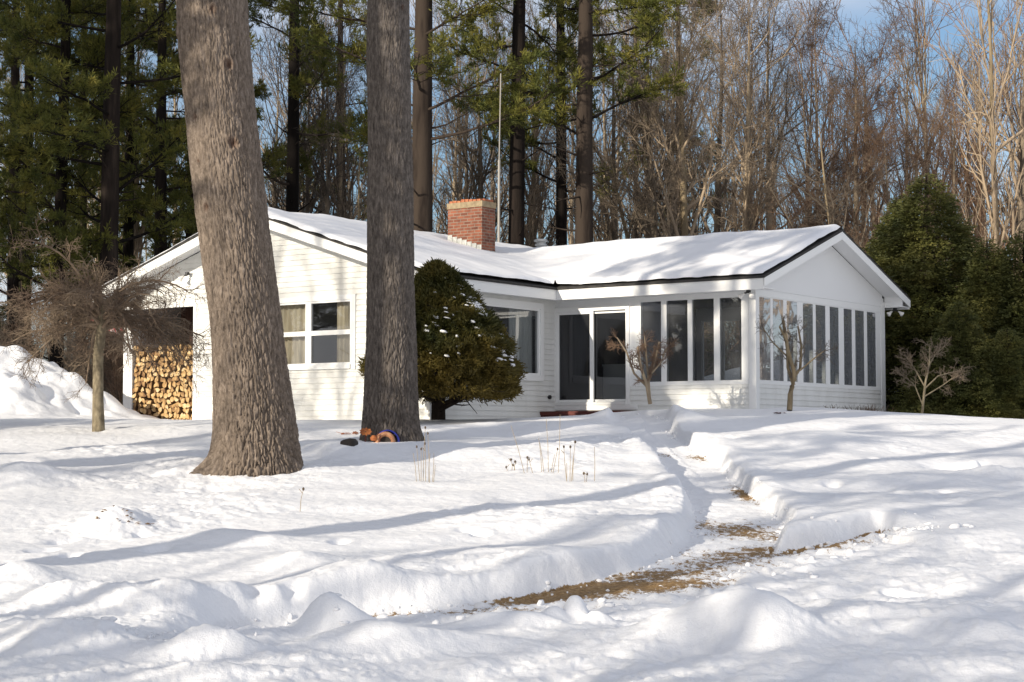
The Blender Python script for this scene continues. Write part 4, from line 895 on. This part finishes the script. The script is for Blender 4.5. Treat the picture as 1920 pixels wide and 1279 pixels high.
def yew(u, v):
    g = np.random.default_rng(95); b = seat(u, v); b = np.array([(u-960)/F*b[1], b[1], b[2]]); s = b[1]/F
    o = thing('domed_evergreen', b, 'clipped dome shaped evergreen dusted with snow in front of the side window', 'shrub')
    tr = stem([(0, 0, -.15), (0, 0, .5), (-.05, 0, 1.2), (-.1, 0, 2.4)], [.15, .13, .1, .03], 10)
    lb = grow(g, tr, 34, .15, .9, 1.5, 1.2, .1, .12, 7, .35, .3, .015, .5); lb2 = grow(g, lb, 6, .3, 1, .5, .7, 0, .15, 4, .5, .4, .008, .3)
    link('trunk', tube_mesh('trunk', [tr, lb, lb2], [10, 5, 3], M['pine_bark']), o)
    pt = [0, .04, .12, .22, .37, .57, .8, .93, 1]; pr = [1.12, 1.36, 1.47, 1.45, 1.31, .98, .57, .3, .02]
    K = 9000; t = g.beta(1.05, 1.15, K); az = g.uniform(0, 2*np.pi, K); rr = np.interp(t, pt, pr)
    lump = 1+.17*perlin(np.cos(az)*2.2, np.sin(az)*2.2, t*5)+.13*perlin(np.cos(az)*5, np.sin(az)*5, t*12); lump = lump*(1+.05*np.sin(t*34+2.5*perlin(np.cos(az)*1.5, np.sin(az)*1.5, 4))); dep = 1-np.abs(g.normal(0, .13, K))
    C = np.stack([rr*lump*dep*np.cos(az)+.16-.2*t, rr*lump*dep*np.sin(az), .42+2.54*t*(1+.03*perlin(np.cos(az)*3, np.sin(az)*3, 3))], 1)
    nrm = unit(np.stack([np.cos(az), np.sin(az), .25+.9*t], 1))
    per = 15; Cc = np.repeat(C, per, 0)+g.normal(0, .035, (K*per, 3)); D = unit(np.repeat(nrm+np.array([0, 0, -.1])+g.normal(0, .45, (K, 3)), per, 0)+g.normal(0, .45, (K*per, 3)))
    V, Q = leaf_quads(g, Cc, D, .10, .02); link('crown', npmesh('crown', V, [Q], [M['yew_needle']]), o)
    mb = MB(); n = 0
    while n < 150:
        tt = g.uniform(.22, .95); a = g.uniform(-1.9, .3) if g.random() < .3 else g.uniform(-.75, .35); i = np.interp(tt, pt, pr)
        if perlin(np.array([a*1.7]), np.array([tt*5.0]), 2.2)[0] < .0 and g.random() < .85: continue
        c = np.array([i*.99*math.cos(a)+.16-.2*tt, i*.99*math.sin(a), .45+2.54*tt]); n += 1
        rx, ry, rz_ = g.uniform(.02, .075), g.uniform(.03, .08), g.uniform(.015, .045)
        pts = [(c[0]+rx*math.cos(q)*w*(1+.2*g.random()), c[1]+ry*math.sin(q)*w, c[2]+h*rz_-(.25*rx*math.cos(q)*w)) for w, h in ((.6, -.4), (1, .1), (.65, .8)) for q in np.arange(7)*2*math.pi/7]
        mb.add(pts, [(k*7+j, k*7+(j+1) % 7, (k+1)*7+(j+1) % 7, (k+1)*7+j) for k in range(2) for j in range(7)]+[tuple(range(14, 21))])
    mb.build('snow', M['snow'], o, True)['kind'] = 'stuff'
yew(822, 787)

# ------------------------------------------------------------------ small bare trees by the porch
def little_tree(name, u, v, limbs, label, m_tw, seed, rad=.04, n1=9, n2=7, l1=22, l2=12, Y=None, tb='grey_bark'):
    """limbs: polylines in photo pixels, real tubes at the depth of the base"""
    g = np.random.default_rng(seed); b = seat(u, v) if Y is None else np.array([(u-960)/F*Y, Y, gz((u-960)/F*Y, Y)]); s = b[1]/F; v = 830-(b[2]-EYE)/b[1]*F if Y else v
    o = thing(name, b, label, 'tree'); sets = []
    for pts, r in limbs:
        sets.append(stem([((x-u)*s, g.normal(0, .04)*(i > 0)+(.06*i*(1 if r < rad else 0)), (v-y)*s-(.08 if i == 0 and r >= rad else 0)) for i, (x, y) in enumerate(pts)], [r, r*.8, r*.5], 10))
    tr = Br(np.concatenate([q.P for q in sets]), np.concatenate([q.R for q in sets]))
    link('trunk', tube_mesh('trunk', [tr], [7], M[tb]), o)
    a = grow(g, tr, n1, .35, 1, l1*s*1.3, .8, .2, .2, 6, .5, .4, .007, .2); c = grow(g, a, n2, .15, 1, l2*s*1.2, .75, .1, .22, 4, .6, .5, .0045, .2); e = grow(g, c, 3, .2, 1, l2*s*.7, .8, 0, .2, 3, .7, .5, .004, .2)
    link('crown', tube_mesh('crown', [a, c, e], [4, 3, 3], m_tw), o)
little_tree('small_maple', 1219, 749, [([(1219, 750), (1213, 725), (1202, 690), (1196, 650)], .042), ([(1217, 745), (1216, 715), (1228, 680), (1238, 640)], .038), ([(1213, 725), (1190, 700), (1176, 660), (1158, 632)], .026), ([(1216, 712), (1214, 680), (1210, 630)], .026), ([(1222, 700), (1240, 680), (1252, 650)], .02)],
            'small bare red twigged maple in front of the porch, right of the sliding door', M['red_twig'], 5, Y=35.6)
little_tree('small_maple', 1480, 761, [([(1480, 762), (1483, 735), (1490, 706), (1478, 660), (1470, 600)], .06), ([(1490, 706), (1502, 690), (1506, 650), (1500, 610)], .035), ([(1488, 715), (1478, 690), (1476, 640), (1462, 612)], .04), ([(1500, 695), (1530, 670), (1552, 655)], .018), ([(1478, 670), (1450, 640), (1432, 612)], .018)],
            'small bare pale trunked maple standing against the gable end windows', M['twig'], 6, n1=6, n2=5, l1=20, Y=36.6, tb='tan_bark')
little_tree('bare_shrub', 1728, 771, [([(1728, 772), (1735, 720), (1742, 680), (1745, 648)], .03), ([(1733, 730), (1760, 705), (1790, 697), (1803, 694)], .018), ([(1734, 725), (1715, 690), (1700, 668)], .018), ([(1740, 690), (1755, 665), (1775, 650)], .016), ([(1731, 745), (1770, 722), (1800, 700)], .016), ([(1730, 760), (1715, 720), (1690, 700)], .016)],
            'bare branched shrub in front of the big dark evergreen', M['twig'], 9, .02, 9, 7, 22, 10, Y=39.6, tb='maple_bark')

# ------------------------------------------------------------------ dry stalks, ornaments
def stalks(u, v, items, label, seed):
    g = random.Random(seed); b = seat(u, v); s = b[1]/F; o = thing('dry_plant', b, label, 'dead plant', 'dead plant stalks poking through the snow')
    st, hd = MB(), MB()
    for x0, x1, y1, head in items:
        dy = g.uniform(-.12, .12); bx = (x0-u)*s; bz = gz(b[0]+bx, b[1]+dy)-b[2]-.05
        p = [(bx, dy, bz), (bx+(x1-x0)*s*.5+g.uniform(-.01, .01), dy, (v-y1)*s*.5), ((x1-u)*s, dy+g.uniform(-.05, .05), (v-y1)*s)]
        st.tube(p, [.0045, .004, .003], 5)
        if head: 
            hd.lathe([(.002, -.022), (.011*head, -.01), (.012*head, .008), (.002, .02)], p[-1], 8)
            if g.random() < .5: q = np.array(p[1])*.4+np.array(p[2])*.6; st.tube([q, q+np.array([.04*g.choice((-1, 1)), 0, .05])], .0035, 4)
    st.build('stem', M['stalk'], o); 
    if hd.v: hd.build('seed_head', M['seedhead'], o)
stalks(797, 903, [(782, 775, 850, 0), (790, 790, 842, 1), (793, 797, 802, 1), (798, 797, 832, 1), (804, 806, 850, 0), (806, 803, 813, 1), (810, 813, 850, 0), (812, 816, 872, 0), (788, 781, 838, 1)], 'clump of thin dry stalks with dark seed heads right of the second trunk', 1)
stalks(962, 884, [(960, 958, 862, 1.6), (963, 966, 866, 1.4), (952, 949, 876, 1), (966, 962, 872, 1)], 'short stubby dead plant left of the tall stalk clump in the garden bed', 2)
stalks(1012, 886, [(985, 958, 798, 0), (988, 989, 858, 1.5), (1000, 992, 862, 1), (1016, 1010, 822, 0), (1028, 1024, 786, 0), (1035, 1045, 842, 1), (1046, 1050, 778, 0), (1032, 1040, 852, 0), (1020, 1012, 830, 0)], 'tall clump of pale wispy dead stalks in the middle of the garden bed', 3)
stalks(1066, 902, [(1063, 1057, 838, 1.1), (1068, 1069, 838, 1.2), (1070, 1078, 829, 1.3), (1074, 1077, 852, 0), (1062, 1062, 868, 0)], 'dead stalks topped with round black seed heads left of the path', 4)
stalks(1098, 905, [(1097, 1095, 888, 1.3), (1098, 1101, 889, 1)], 'tiny dead sprig beside the single thin stalk near the path', 5)
stalks(1115, 903, [(1115, 1115, 838, 0)], 'single thin bare stalk standing nearest the path', 6)
stalks(563, 957, [(563, 569, 917, 1.2)], 'lone dark tipped stalk in the snow right of the leaning trunk', 7)
def dry_grass(u, Y, w, h, n, label, m_, seed):
    g = np.random.default_rng(seed); b = np.array([(u-960)/F*Y, Y, gz((u-960)/F*Y, Y)]); K = n; P = np.zeros((K, 5, 3)); P[:, 0, 0] = g.normal(0, w*.3, K); P[:, 0, 1] = g.normal(0, .1, K); P[:, 0, 2] = -.06
    d = unit(np.stack([g.normal(0, .5, K), g.normal(0, .4, K), np.ones(K)], 1)); ln = h*g.uniform(.5, 1.1, K)
    for j in range(1, 5): d = unit(d+g.normal(0, .1, (K, 3))-np.array([0, 0, .1])); P[:, j] = P[:, j-1]+d*(ln/4)[:, None]
    o = link('dry_grass', tube_mesh('dry_grass', [Br(P, np.linspace(1, .4, 5)[None]*np.full((K, 1), .007))], [3], m_), None, b); tag(o, label, 'dead plant', 'dead clumps at the foot of the gable end')
dry_grass(1625, 40.6, .8, .26, 160, 'reddish tan clump of dry grass at the far foot of the gable end', M['red_twig'], 1)
dry_grass(1560, 39.2, .25, .2, 16, 'few short dark twigs at the foot of the gable end windows', M['twig'], 2)
# things at the foot of the second trunk
def ornament():
    b = seat(716, 833); s = b[1]/F
    y = T2B[1]-.62
    o = thing('garden_pot', at(722, 834, y), 'blue pot with a broad tan rim tipped over at the foot of the grey trunk', 'pot')
    mb = MB(); n = 18
    prof = [(0.0, .0), (.10, .01), (.15, .03), (.17, .06)]
    M3 = Matrix.Rotation(R(72), 3, 'X') @ Matrix.Rotation(R(0), 3, 'Y')
    mb.lathe([(.09, -.05), (.105, .02), (.13, .035), (.16, 0), (.168, -.04)], (0, 0, .06), 20, 0, M3); mb.build('rim', M['tan'], o, True)
    mb = MB(); mb.lathe([(.001, -.06), (.06, -.056), (.1, -.04)], (0, 0, .06), 20, 0, M3); mb.build('dark_mouth', M['stone'], o, True)  # dark disc stands in for the shade inside the tipped pot
    mb = MB(); mb.lathe([(.168, .01), (.19, 0), (.20, -.06), (.15, -.16), (.08, -.2), (.001, -.21)], (.035, .01, .06), 20, 0, M3); mb.build('pot', M['blue'], o, True)
    o = thing('rusty_ornament', at(695, 833, y), 'rusty orange metal garden ornament standing against the grey trunk', 'ornament')
    mb = MB(); mb.tube([(-.09, 0, -.05), (-.08, 0, .16)], .012, 6); mb.tube([(.06, .0, -.05), (.05, 0, .12)], .012, 6); mb.tube([(.14, .0, -.05), (.15, 0, .14)], .009, 6); mb.tube([(.05, 0, .1), (.13, -.03, .17)], .008, 6); mb.build('stake', M['redwood'], o)
    mb = MB(); rr_ = random.Random(2)
    for k in range(9):
        t = k*.7; c = np.array([-.08+.02*math.cos(t), -.02, .2]); tip = c+np.array([.085*math.cos(t), -.03+.02*rr_.random(), .07*math.sin(t)])
        w_ = np.array([-math.sin(t), 0, math.cos(t)])*.03; md = (c+tip)/2
        mb.add([c+[0, -.004, 0], md-w_, tip, md+w_, c+[0, .01, 0], md-w_+[0, .012, 0], tip+[0, .012, 0], md+w_+[0, .012, 0]], [(0, 1, 2, 3), (7, 6, 5, 4), (0, 4, 5, 1), (1, 5, 6, 2), (2, 6, 7, 3), (3, 7, 4, 0)])
    mb.lathe([(.001, -.03), (.05, -.02), (.062, .02), (.03, .06), (.001, .065)], (.05, -.01, .08), 12); mb.build('flower', M['rust'], o)
    o = None
    p = seat(655, 832); mb = MB(); mb.lathe([(.13, -.06), (.12, .03), (.08, .065), (.001, .08)], (0, 0, 0), 14); me = mb.mesh('dark_stone', M['stone'], True)
    for v_ in me.vertices: v_.co += Vector((.02*math.sin(v_.co.y*30), .015*math.cos(v_.co.x*22), .01*math.sin(v_.co.x*31)))
    tag(link('dark_stone', me, None, p), 'dark rounded stone in the snow left of the grey trunk', 'stone')
ornament()
def leaf_litter(u, v, name, label, cat, m_, sz, n, seed):
    g = random.Random(seed); p = seat(u, v); mb = MB()
    for i in range(n):
        c = np.array([g.uniform(-sz, sz), g.uniform(-sz, sz)*.6, .012+.01*g.random()]); a = g.random()*6.28; l, w_ = min(sz, .14)*g.uniform(.35, .7)*(.35 if sz > .25 else 1), min(sz, .14)*g.uniform(.15, .3)*(.5 if sz > .25 else 1); c[2] += gz(p[0]+c[0], p[1]+c[1])-p[2]
        e1 = np.array([math.cos(a), math.sin(a), g.uniform(-.2, .3)]); e2 = np.array([-math.sin(a), math.cos(a), g.uniform(-.2, .2)])
        q = [c-e1*l, c-e2*w_, c+e1*l, c+e2*w_+[0, 0, .01]]; mb.prism(q, (0, 0, -.004))
    tag(mb.build(name, m_, None, loc=p), label, cat)
leaf_litter(1461, 776, 'fallen_leaves', 'small dark red scrap of leaves lying on the snow left of the gable end', 'leaves', M['redwood'], .12, 7, 3)
leaf_litter(653, 814, 'fallen_leaves', 'scatter of rust brown leaves on the snow behind the dark stone', 'leaves', M['rust'], .16, 9, 4)
leaf_litter(235, 968, 'bark_bits', 'scatter of tiny brown bark bits on the lumpy snow left of the leaning trunk', 'bark bits', M['log_bark'], .3, 18, 8)
leaf_litter(640, 806, 'fallen_leaves', 'few brown leaves on the snow nearest the white front wall', 'leaves', M['rust'], .1, 4, 5) if False else None
# flag on the bay post
def flag():
    p = hw(-13.98, -L-.08, 1.95); o = thing('flag', p, 'faded red and white striped flag hanging from the post left of the firewood', 'flag')
    mb = MB(); mb.tube([hw(-13.9, -L-.03, 1.75)-p, hw(-14.6, -L-.5, 2.3)-p], .012, 6); mb.build('pole', M['alu'], o)
    V, Q, mi = [], [], []; a = hw(-13.98, -L-.09, 1.81)-p; b_ = hw(-14.55, -L-.47, 2.25)-p; n, k = 13, 8
    for i in range(n+1):
        for j in range(k+1):
            t = i/n; q = a*(1-t)+b_*t; w_ = j/k; V.append(q+np.array([.04*math.sin(w_*6+t*4)+.12*w_*(1-t), .05*math.sin(t*9+w_*3), -.42*w_*(.6+.4*t)]))
    for i in range(n):
        for j in range(k): Q.append((i*(k+1)+j, (i+1)*(k+1)+j, (i+1)*(k+1)+j+1, i*(k+1)+j+1)); mi.append(i % 2)
    link('cloth', npmesh('cloth', np.array(V), [np.array(Q)], [mat('faded_red', (.42, .1, .1), .9), mat('faded_white', (.62, .58, .55), .9)], mi, True), o)
flag()
M['mast'] = mat('weathered_aluminium', (.3, .28, .25), .6)
# antenna mast behind the roof
pm = at(935, 470, 48.5); tp = at(939, 138, 48.5)
o = thing('antenna_mast', (pm[0], pm[1], gz(pm[0], pm[1])), 'thin white antenna mast rising behind the roof right of the chimney', 'mast')
mb = MB(); b0 = np.array([0, 0, 0.]); dz = pm[2]-o.location.z; mid = at(936, 300, 48.5)
mb.tube([(0, 0, -.3), (0, 0, dz), tuple(mid-np.array(o.location))], .035, 8); mb.build('pole', M['mast'], o)
mb = MB(); mb.tube([tuple(mid-np.array(o.location)), tuple(tp-np.array(o.location))], .017, 8); mb.build('whip', M['mast'], o)

# ------------------------------------------------------------------ the woods
def wpos(u, Y): 
    x = (u-960)/F*Y; return (x, Y, gz(x, Y)-.05)
PL = [  # photo x, depth, variant, horizontal scale, vertical scale, lean, label
 (22, 56, 3, .75, .95, 0, 'dark slim pine at the far left edge of the woods'),
 (45, 62, 2, .8, 1.0, .01, 'dark pine second from the left edge of the woods'),
 (104, 50, 3, .72, .95, -.01, 'tall straight dark trunked pine behind the weeping maple'),
 (150, 70, 2, .8, .9, 0, 'dark pine far back between the two thickest left hand pines'),
 (200, 49, 2, .98, 1.0, 0, 'thickest dark pine of the left hand woods, right of the weeping maple trunk'),
 (238, 64, 3, .85, .95, .01, 'dark pine standing just right of the thickest left hand pine'),
 (300, 58, 3, .9, .9, 0, 'dark bushy pine above the left slope of the white house roof'),
 (355, 66, 2, .9, .95, 0, 'dark pine half hidden behind the leaning sunlit trunk'),
 (545, 58, 0, .78, 1.0, 0, 'slim dark pine standing between the two big yard trunks'),
 (640, 78, 1, .9, .95, 0, 'distant pine left of the grey shaded trunk'),
 (788, 51, 0, 1.12, 1.0, 0, 'dark thick pine just right of the grey shaded yard trunk'),
 (962, 53, 1, .88, 1.0, -.028, 'leaning dark pine behind the antenna mast'),
 (1053, 61, 0, .72, 1.0, .005, 'slim dark pine left of the thick one above the roof'),
 (1096, 53, 1, .95, 1.0, 0, 'thick straight dark pine behind the middle of the roof'),
 (1275, 88, 0, .9, 1.0, 0, 'distant pine top seen among bare trees above the porch'),
]
for k, (u, Y, vi, sx, sz, ln, lab) in enumerate(PL):
    plant('pine_tree', 'tree', PINES[vi], wpos(u, Y), (sx, sz), (k*2.1) % 6.28, lab, 'pines behind the house', (0, ln))
rf = random.Random(21)
HT = [  # photo x, depth, mesh set, variant, scale, lean, label
 (1222, 57, HWG, 0, 1.0, 0, 'straight dark bare tree above the middle of the porch roof'),
 (1292, 56, HWT, 1, 1.05, .10, 'bare tree with a pale trunk leaning right above the porch'),
 (1245, 57, HWT, 6, .7, .2, 'broken pale leaning trunk above the porch roof'),
 (1610, 60, HWR, 4, .95, 0, 'dense reddish brown tree behind the porch ridge'),
 (1560, 66, HWR, 5, .72, 0, 'dense brown twigged tree left of the porch peak'),
 (1680, 58, HWR, 5, .72, .03, 'reddish brown twiggy tree right of the porch peak'),
 (1875, 56, HWT, 7, (.85, 1.2), -.01, 'tall tan trunked bare tree at the right edge above the big evergreen'),
 (1912, 60, HWG, 8, 1.2, .03, 'grey bare tree at the far right edge behind the tan one'),
 (1790, 60, HWR, 4, .8, 0, 'dense brown tree behind the big dark evergreen'),
 (1600, 50, HWT, 6, .62, .1, 'low spreading pale branched tree just behind the porch peak'),
 (1475, 66, HWR, 4, .6, 0, 'dense brown tree behind the right part of the porch roof'),
 (1390, 64, HWG, 3, 1.1, .02, 'grey bare tree above the right part of the porch roof'),
 (1440, 72, HWG, 2, 1.2, 0, 'wide grey bare tree above the porch roof'),
 (1335, 70, HWG, 1, 1.2, -.02, 'grey bare tree right of the pale leaning trunk'),
 (905, 62, HWG, 0, 1.0, 0, 'slender bare tree behind the chimney'),
 (870, 70, HWG, 3, 1.0, 0, 'slender bare tree left of the chimney top'),
 (1000, 68, HWG, 1, 1.05, -.03, 'slender bare tree right of the leaning pine'),
 (1160, 64, HWG, 3, 1.0, .02, 'slender bare tree right of the thick straight pine'),
 (620, 62, HWG, 2, .9, 0, 'spreading bare tree left of the grey shaded trunk'),
 (665, 54, HWT, 6, .62, 0, 'pale small tree beside the grey shaded trunk'),
 (580, 70, HWG, 0, 1.0, .03, 'slender bare tree right of the slim middle pine'),
]
for k, (u, Y, st, vi, s, ln, lab) in enumerate(HT):
    plant('bare_tree', 'tree', st[vi], wpos(u, Y), s, (k*1.7) % 6.28, lab, 'bare hardwoods in the woods', (rf.uniform(-.02, .02), ln))
ZONES = [(-80, 370, 7, 'slender bare tree among the dark pines at the left of the woods', 62, 92), (480, 700, 8, 'slender bare tree in the gap between the two big yard trunks', 66, 98),
         (790, 1120, 9, 'slender bare tree among the pines behind the chimney and roof valley', 66, 100), (1120, 1450, 11, 'slender bare tree in the thicket above the porch roof', 62, 98), (1450, 1700, 9, 'slender bare tree in the brown thicket behind the porch peak', 64, 98), (1700, 2000, 11, 'slender bare tree in the brown thicket above the big evergreen', 60, 98)]
for a, b_, n, lab, y0_, y1_ in ZONES:
    for i in range(n):
        u = a+(b_-a)*(i+rf.random())/n; Y = rf.uniform(y0_, y1_); ms = HWG if u < 1400 or rf.random() < .3 else (HWR if rf.random() < .6 else HWT)
        vi = rf.choice([7, 8, 9])
        plant('bare_tree', 'tree', ms[vi], wpos(u, Y), (rf.uniform(.75, 1.05), rf.uniform(.95, 1.3)*Y/75), rf.random()*6.28, lab, 'bare hardwoods in the woods', (rf.uniform(-.05, .05), rf.uniform(-.06, .06)))
BZ = [(-60, 360, 11, 'reddish bare shrub in the brush at the left behind the weeping maple', 44, 58), (560, 690, 3, 'bare shrub behind the roof between the two big yard trunks', 56, 66), (790, 1150, 6, 'bare shrub in the brush behind the roof valley', 54, 66), (1150, 1480, 7, 'bare shrub in the brush behind the porch roof', 52, 66), (1480, 1700, 6, 'brown bare shrub behind the porch peak', 49, 62), (1700, 2000, 7, 'brown bare shrub behind the big evergreen', 49, 62)]
for a, b_, n, lab, y0_, y1_ in BZ:
    for i in range(n):
        u = a+(b_-a)*(i+rf.random())/n; Y = rf.uniform(y0_, y1_)
        if u > 560: Y = max(Y, 50)
        s = rf.uniform(1.0, 1.7) if u > 500 else rf.uniform(.8, 1.2)
        o = link('bare_shrub', BRUSH[rf.randrange(4)], None, wpos(u, Y)); o.scale = (s, s, s*1.1); o.rotation_euler = (0, 0, rf.random()*6.28); tag(o, lab, 'shrub', 'bare brush at the edge of the woods')
for u, Y, vi, s, lab in [(1742, 45.5, 0, (1.1, .93), 'big dark cone shaped evergreen beside the gable end'), (1855, 44, 0, .74, 'dark evergreen right of the big cone shaped one'), (1925, 44, 1, 1.05, 'dark evergreen at the right edge of the yard'), (1692, 47.5, 0, .82, 'dark evergreen half hidden behind the far end of the gable roof'),
                         (1800, 42, 1, .62, 'low dark evergreen in front of the big cone shaped one'), (1890, 41.5, 1, .5, 'lowest evergreen at the right edge of the snow'),
                         (1195, 55, 2, 1.35, 'small yellow green evergreen behind the porch roof'), (1270, 54, 2, 1.3, 'small dark evergreen right of the yellow green one behind the roof'), (330, 56, 1, 1.0, 'dark evergreen behind the left roof slope'), (270, 60, 0, .8, 'dark evergreen in the left hand woods'), (15, 62, 0, .7, 'dark evergreen at the left edge of the woods'), (-262, 32.5, 0, .62, 'bushy evergreen standing outside the picture left of the firewood, shading the front wall'), (1910, 54, 0, .75, 'pale green evergreen behind the tan trunks at the right edge')]:
    plant('evergreen_tree', 'tree', HEM[vi], wpos(u, Y), s, u % 6.28, lab, 'evergreens round the yard')
# trees to the left of and behind the view: their shadows cross the snow and the house
def upwind(x, y, t): return (x-t*math.sin(SUN_AZ), y-t*math.cos(SUN_AZ))
SH = [(-2.03, 29.68, 14, 1, 1.5, 1.0), (-2.4, 19.2, 13, 0, 1.0, .95), (-8.0, 28, 11, 0, .8, 1.0), (7, 12, 34, 2, 1.1, 1.0), (4.2, 36.5, 34, 1, 1.0, 1.0), (-19, 50, 14, 3, 1.1, 1.0), (-15, 54, 16, 3, 1.1, 1.0), (-12, 56, 17, 2, 1.1, 1.0), (-20, 58, 12, 2, 1.1, 1.0), (-17, 46, 13, 3, 1.1, 1.0), (-23, 54, 12, 3, 1.1, 1.0)]
SH += [(x, y, 0, 2+k % 2, 1.1, .95) for k, (x, y) in enumerate([(-29, 31), (-34, 26), (-38, 21), (-43, 17), (-47, 12), (-52, 14), (-40, 27), (-33, 33), (-57, 6)])]
for k, (x, y, t, vi, sx, sz) in enumerate(SH):
    p = upwind(x, y, t); plant('pine_tree', 'tree', PINES[vi], (p[0], p[1], gz(*p)-.05), (sx, sz), k*1.3, 'tall pine standing outside the picture to the left, its long shadow lying on the snow', 'pines left of the view')
SB = [(-6.5, 38, 24, 3), (-4, 37.5, 26, 7), (0, 12, 22, 7), (8, 24, 32, 8), (2, 32, 34, 7), (12, 30, 40, 9), (3, 13.5, 30, 8), (-2, 13, 27, 9), (7, 15, 42, 3)]
for k, (x, y, t, vi) in enumerate(SB):
    p = upwind(x, y, t); plant('bare_tree', 'tree', HWG[vi], (p[0], p[1], gz(*p)-.05), 1.1, k*1.9, 'bare tree standing outside the picture to the left, its shadow lying on the snow', 'bare trees left of the view')
for k, (x, y, ms, vi) in enumerate([(24, 48, HWG, 2), (29, 55, HWR, 4), (21, 56, HWG, 1), (34, 52, HWG, 2), (27, 63, HWR, 5), (38, 60, HWG, 0), (18, 50, HWR, 5)]):
    plant('bare_tree', 'tree', ms[vi], (x, y, gz(x, y)-.05), 1.05, k*1.1, 'bare tree standing outside the picture to the right, mirrored in the gable windows', 'bare trees right of the view')
# far-off woods that read as one mass
def far_woods():
    g = np.random.default_rng(77); protos = []
    for i in range(4):
        tr = stem([(0, 0, -.3), (g.normal(0, .2), g.normal(0, .2), 7), (g.normal(0, .5), 0, 15)], [.16, .11, .02], 8)
        a = grow(g, tr, 16, .15, .97, 4.2, .65, .5, .14, 5, .5, .3, .014, .45); b = grow(g, a, 5, .2, 1, 1.7, .7, .3, .18, 4, .6, .4, .01, .4); c = grow(g, b, 3, .2, 1, .8, .7, .2, .2, 3, .7, .5, .01, .3)
        protos.append(tubes([tr, a, b, c], [5, 3, 3, 3]))
    Vs, Fs, o = [], [], 0
    for i in range(60):
        V, Fq = protos[i % 4]; Y = g.uniform(102, 175); X = g.uniform(-.40, .42)*Y; a = g.uniform(0, 6.28); s = g.uniform(.7, 1.25)
        c, sn = math.cos(a), math.sin(a); Vs.append(np.stack([(V[:, 0]*c-V[:, 1]*sn)*s+X, (V[:, 0]*sn+V[:, 1]*c)*s+Y, V[:, 2]*s+1.2], 1)); Fs.append(Fq+o); o += len(V)
    tag(link('far_woods', npmesh('far_woods', np.concatenate(Vs), [np.concatenate(Fs)], [M['twig']])), 'far off band of grey bare woods behind all the nearer trees', 'woods', kind='stuff')
far_woods()

# ------------------------------------------------------------------ light, sky, camera
w = bpy.data.worlds.new('World'); sc.world = w; w.use_nodes = True; nt = w.node_tree; bg = nt.nodes['Background']
sk = nt.nodes.new('ShaderNodeTexSky'); sk.sky_type = 'NISHITA'; sk.sun_disc = False; sk.sun_elevation = SUN_EL; sk.sun_rotation = math.pi+SUN_AZ
sk.air_density = 1.0; sk.dust_density = 1.0; sk.ozone_density = 3.0; sk.altitude = 100
tcw = nt.nodes.new('ShaderNodeTexCoord'); mpw = nt.nodes.new('ShaderNodeMapping'); mpw.inputs['Scale'].default_value = (1, 1, 2.6)
nz = nt.nodes.new('ShaderNodeTexNoise'); nz.inputs['Scale'].default_value = 2.6; nz.inputs['Detail'].default_value = 6
rp = nt.nodes.new('ShaderNodeValToRGB'); rp.color_ramp.elements[0].position = .34; rp.color_ramp.elements[1].position = .58
rp.color_ramp.elements[0].color = (0, 0, 0, 1); rp.color_ramp.elements[1].color = (.85, .85, .85, 1)
mxw = nt.nodes.new('ShaderNodeMix'); mxw.data_type = 'RGBA'; mxw.inputs['B'].default_value = (7.0, 7.05, 7.55, 1)
nt.links.new(tcw.outputs['Generated'], mpw.inputs['Vector']); nt.links.new(mpw.outputs['Vector'], nz.inputs['Vector']); spw = nt.nodes.new('ShaderNodeSeparateXYZ'); nt.links.new(tcw.outputs['Generated'], spw.inputs[0])
maw = nt.nodes.new('ShaderNodeMath'); maw.operation = 'MULTIPLY_ADD'; maw.inputs[1].default_value = -.13; nt.links.new(spw.outputs[1], maw.inputs[0]); nt.links.new(nz.outputs['Fac'], maw.inputs[2]); nt.links.new(maw.outputs[0], rp.inputs['Fac'])
nt.links.new(rp.outputs['Color'], mxw.inputs['Factor']); nt.links.new(sk.outputs['Color'], mxw.inputs['A']); nt.links.new(mxw.outputs['Result'], bg.inputs['Color'])
bg.inputs['Strength'].default_value = .11
sl = bpy.data.lights.new('sun', 'SUN'); sl.energy = 4.8; sl.angle = R(.53); sl.color = (1.0, .905, .755)
so = bpy.data.objects.new('sun', sl); COL.objects.link(so); so.rotation_euler = Vector(-SUN).to_track_quat('-Z', 'Y').to_euler(); so.location = (-30, -30, 40)
cam = bpy.data.cameras.new('camera'); cam.sensor_width = 36; cam.lens = F/1920*36; cam.clip_end = 3000; cam.clip_start = .1
co = bpy.data.objects.new('camera', cam); COL.objects.link(co); co.location = (0, 0, EYE); co.rotation_euler = (math.pi/2+PITCH, 0, 0); sc.camera = co
sc.view_settings.view_transform = 'Standard'; sc.view_settings.look = 'None'; sc.view_settings.exposure = 0.21; sc.view_settings.gamma = 1.0
sc.cycles.max_bounces = 8; sc.cycles.transparent_max_bounces = 12; sc.cycles.use_denoising = True; sc.cycles.denoising_prefilter = 'ACCURATE'; sc.cycles.use_adaptive_sampling = False
sc.render.film_transparent = False
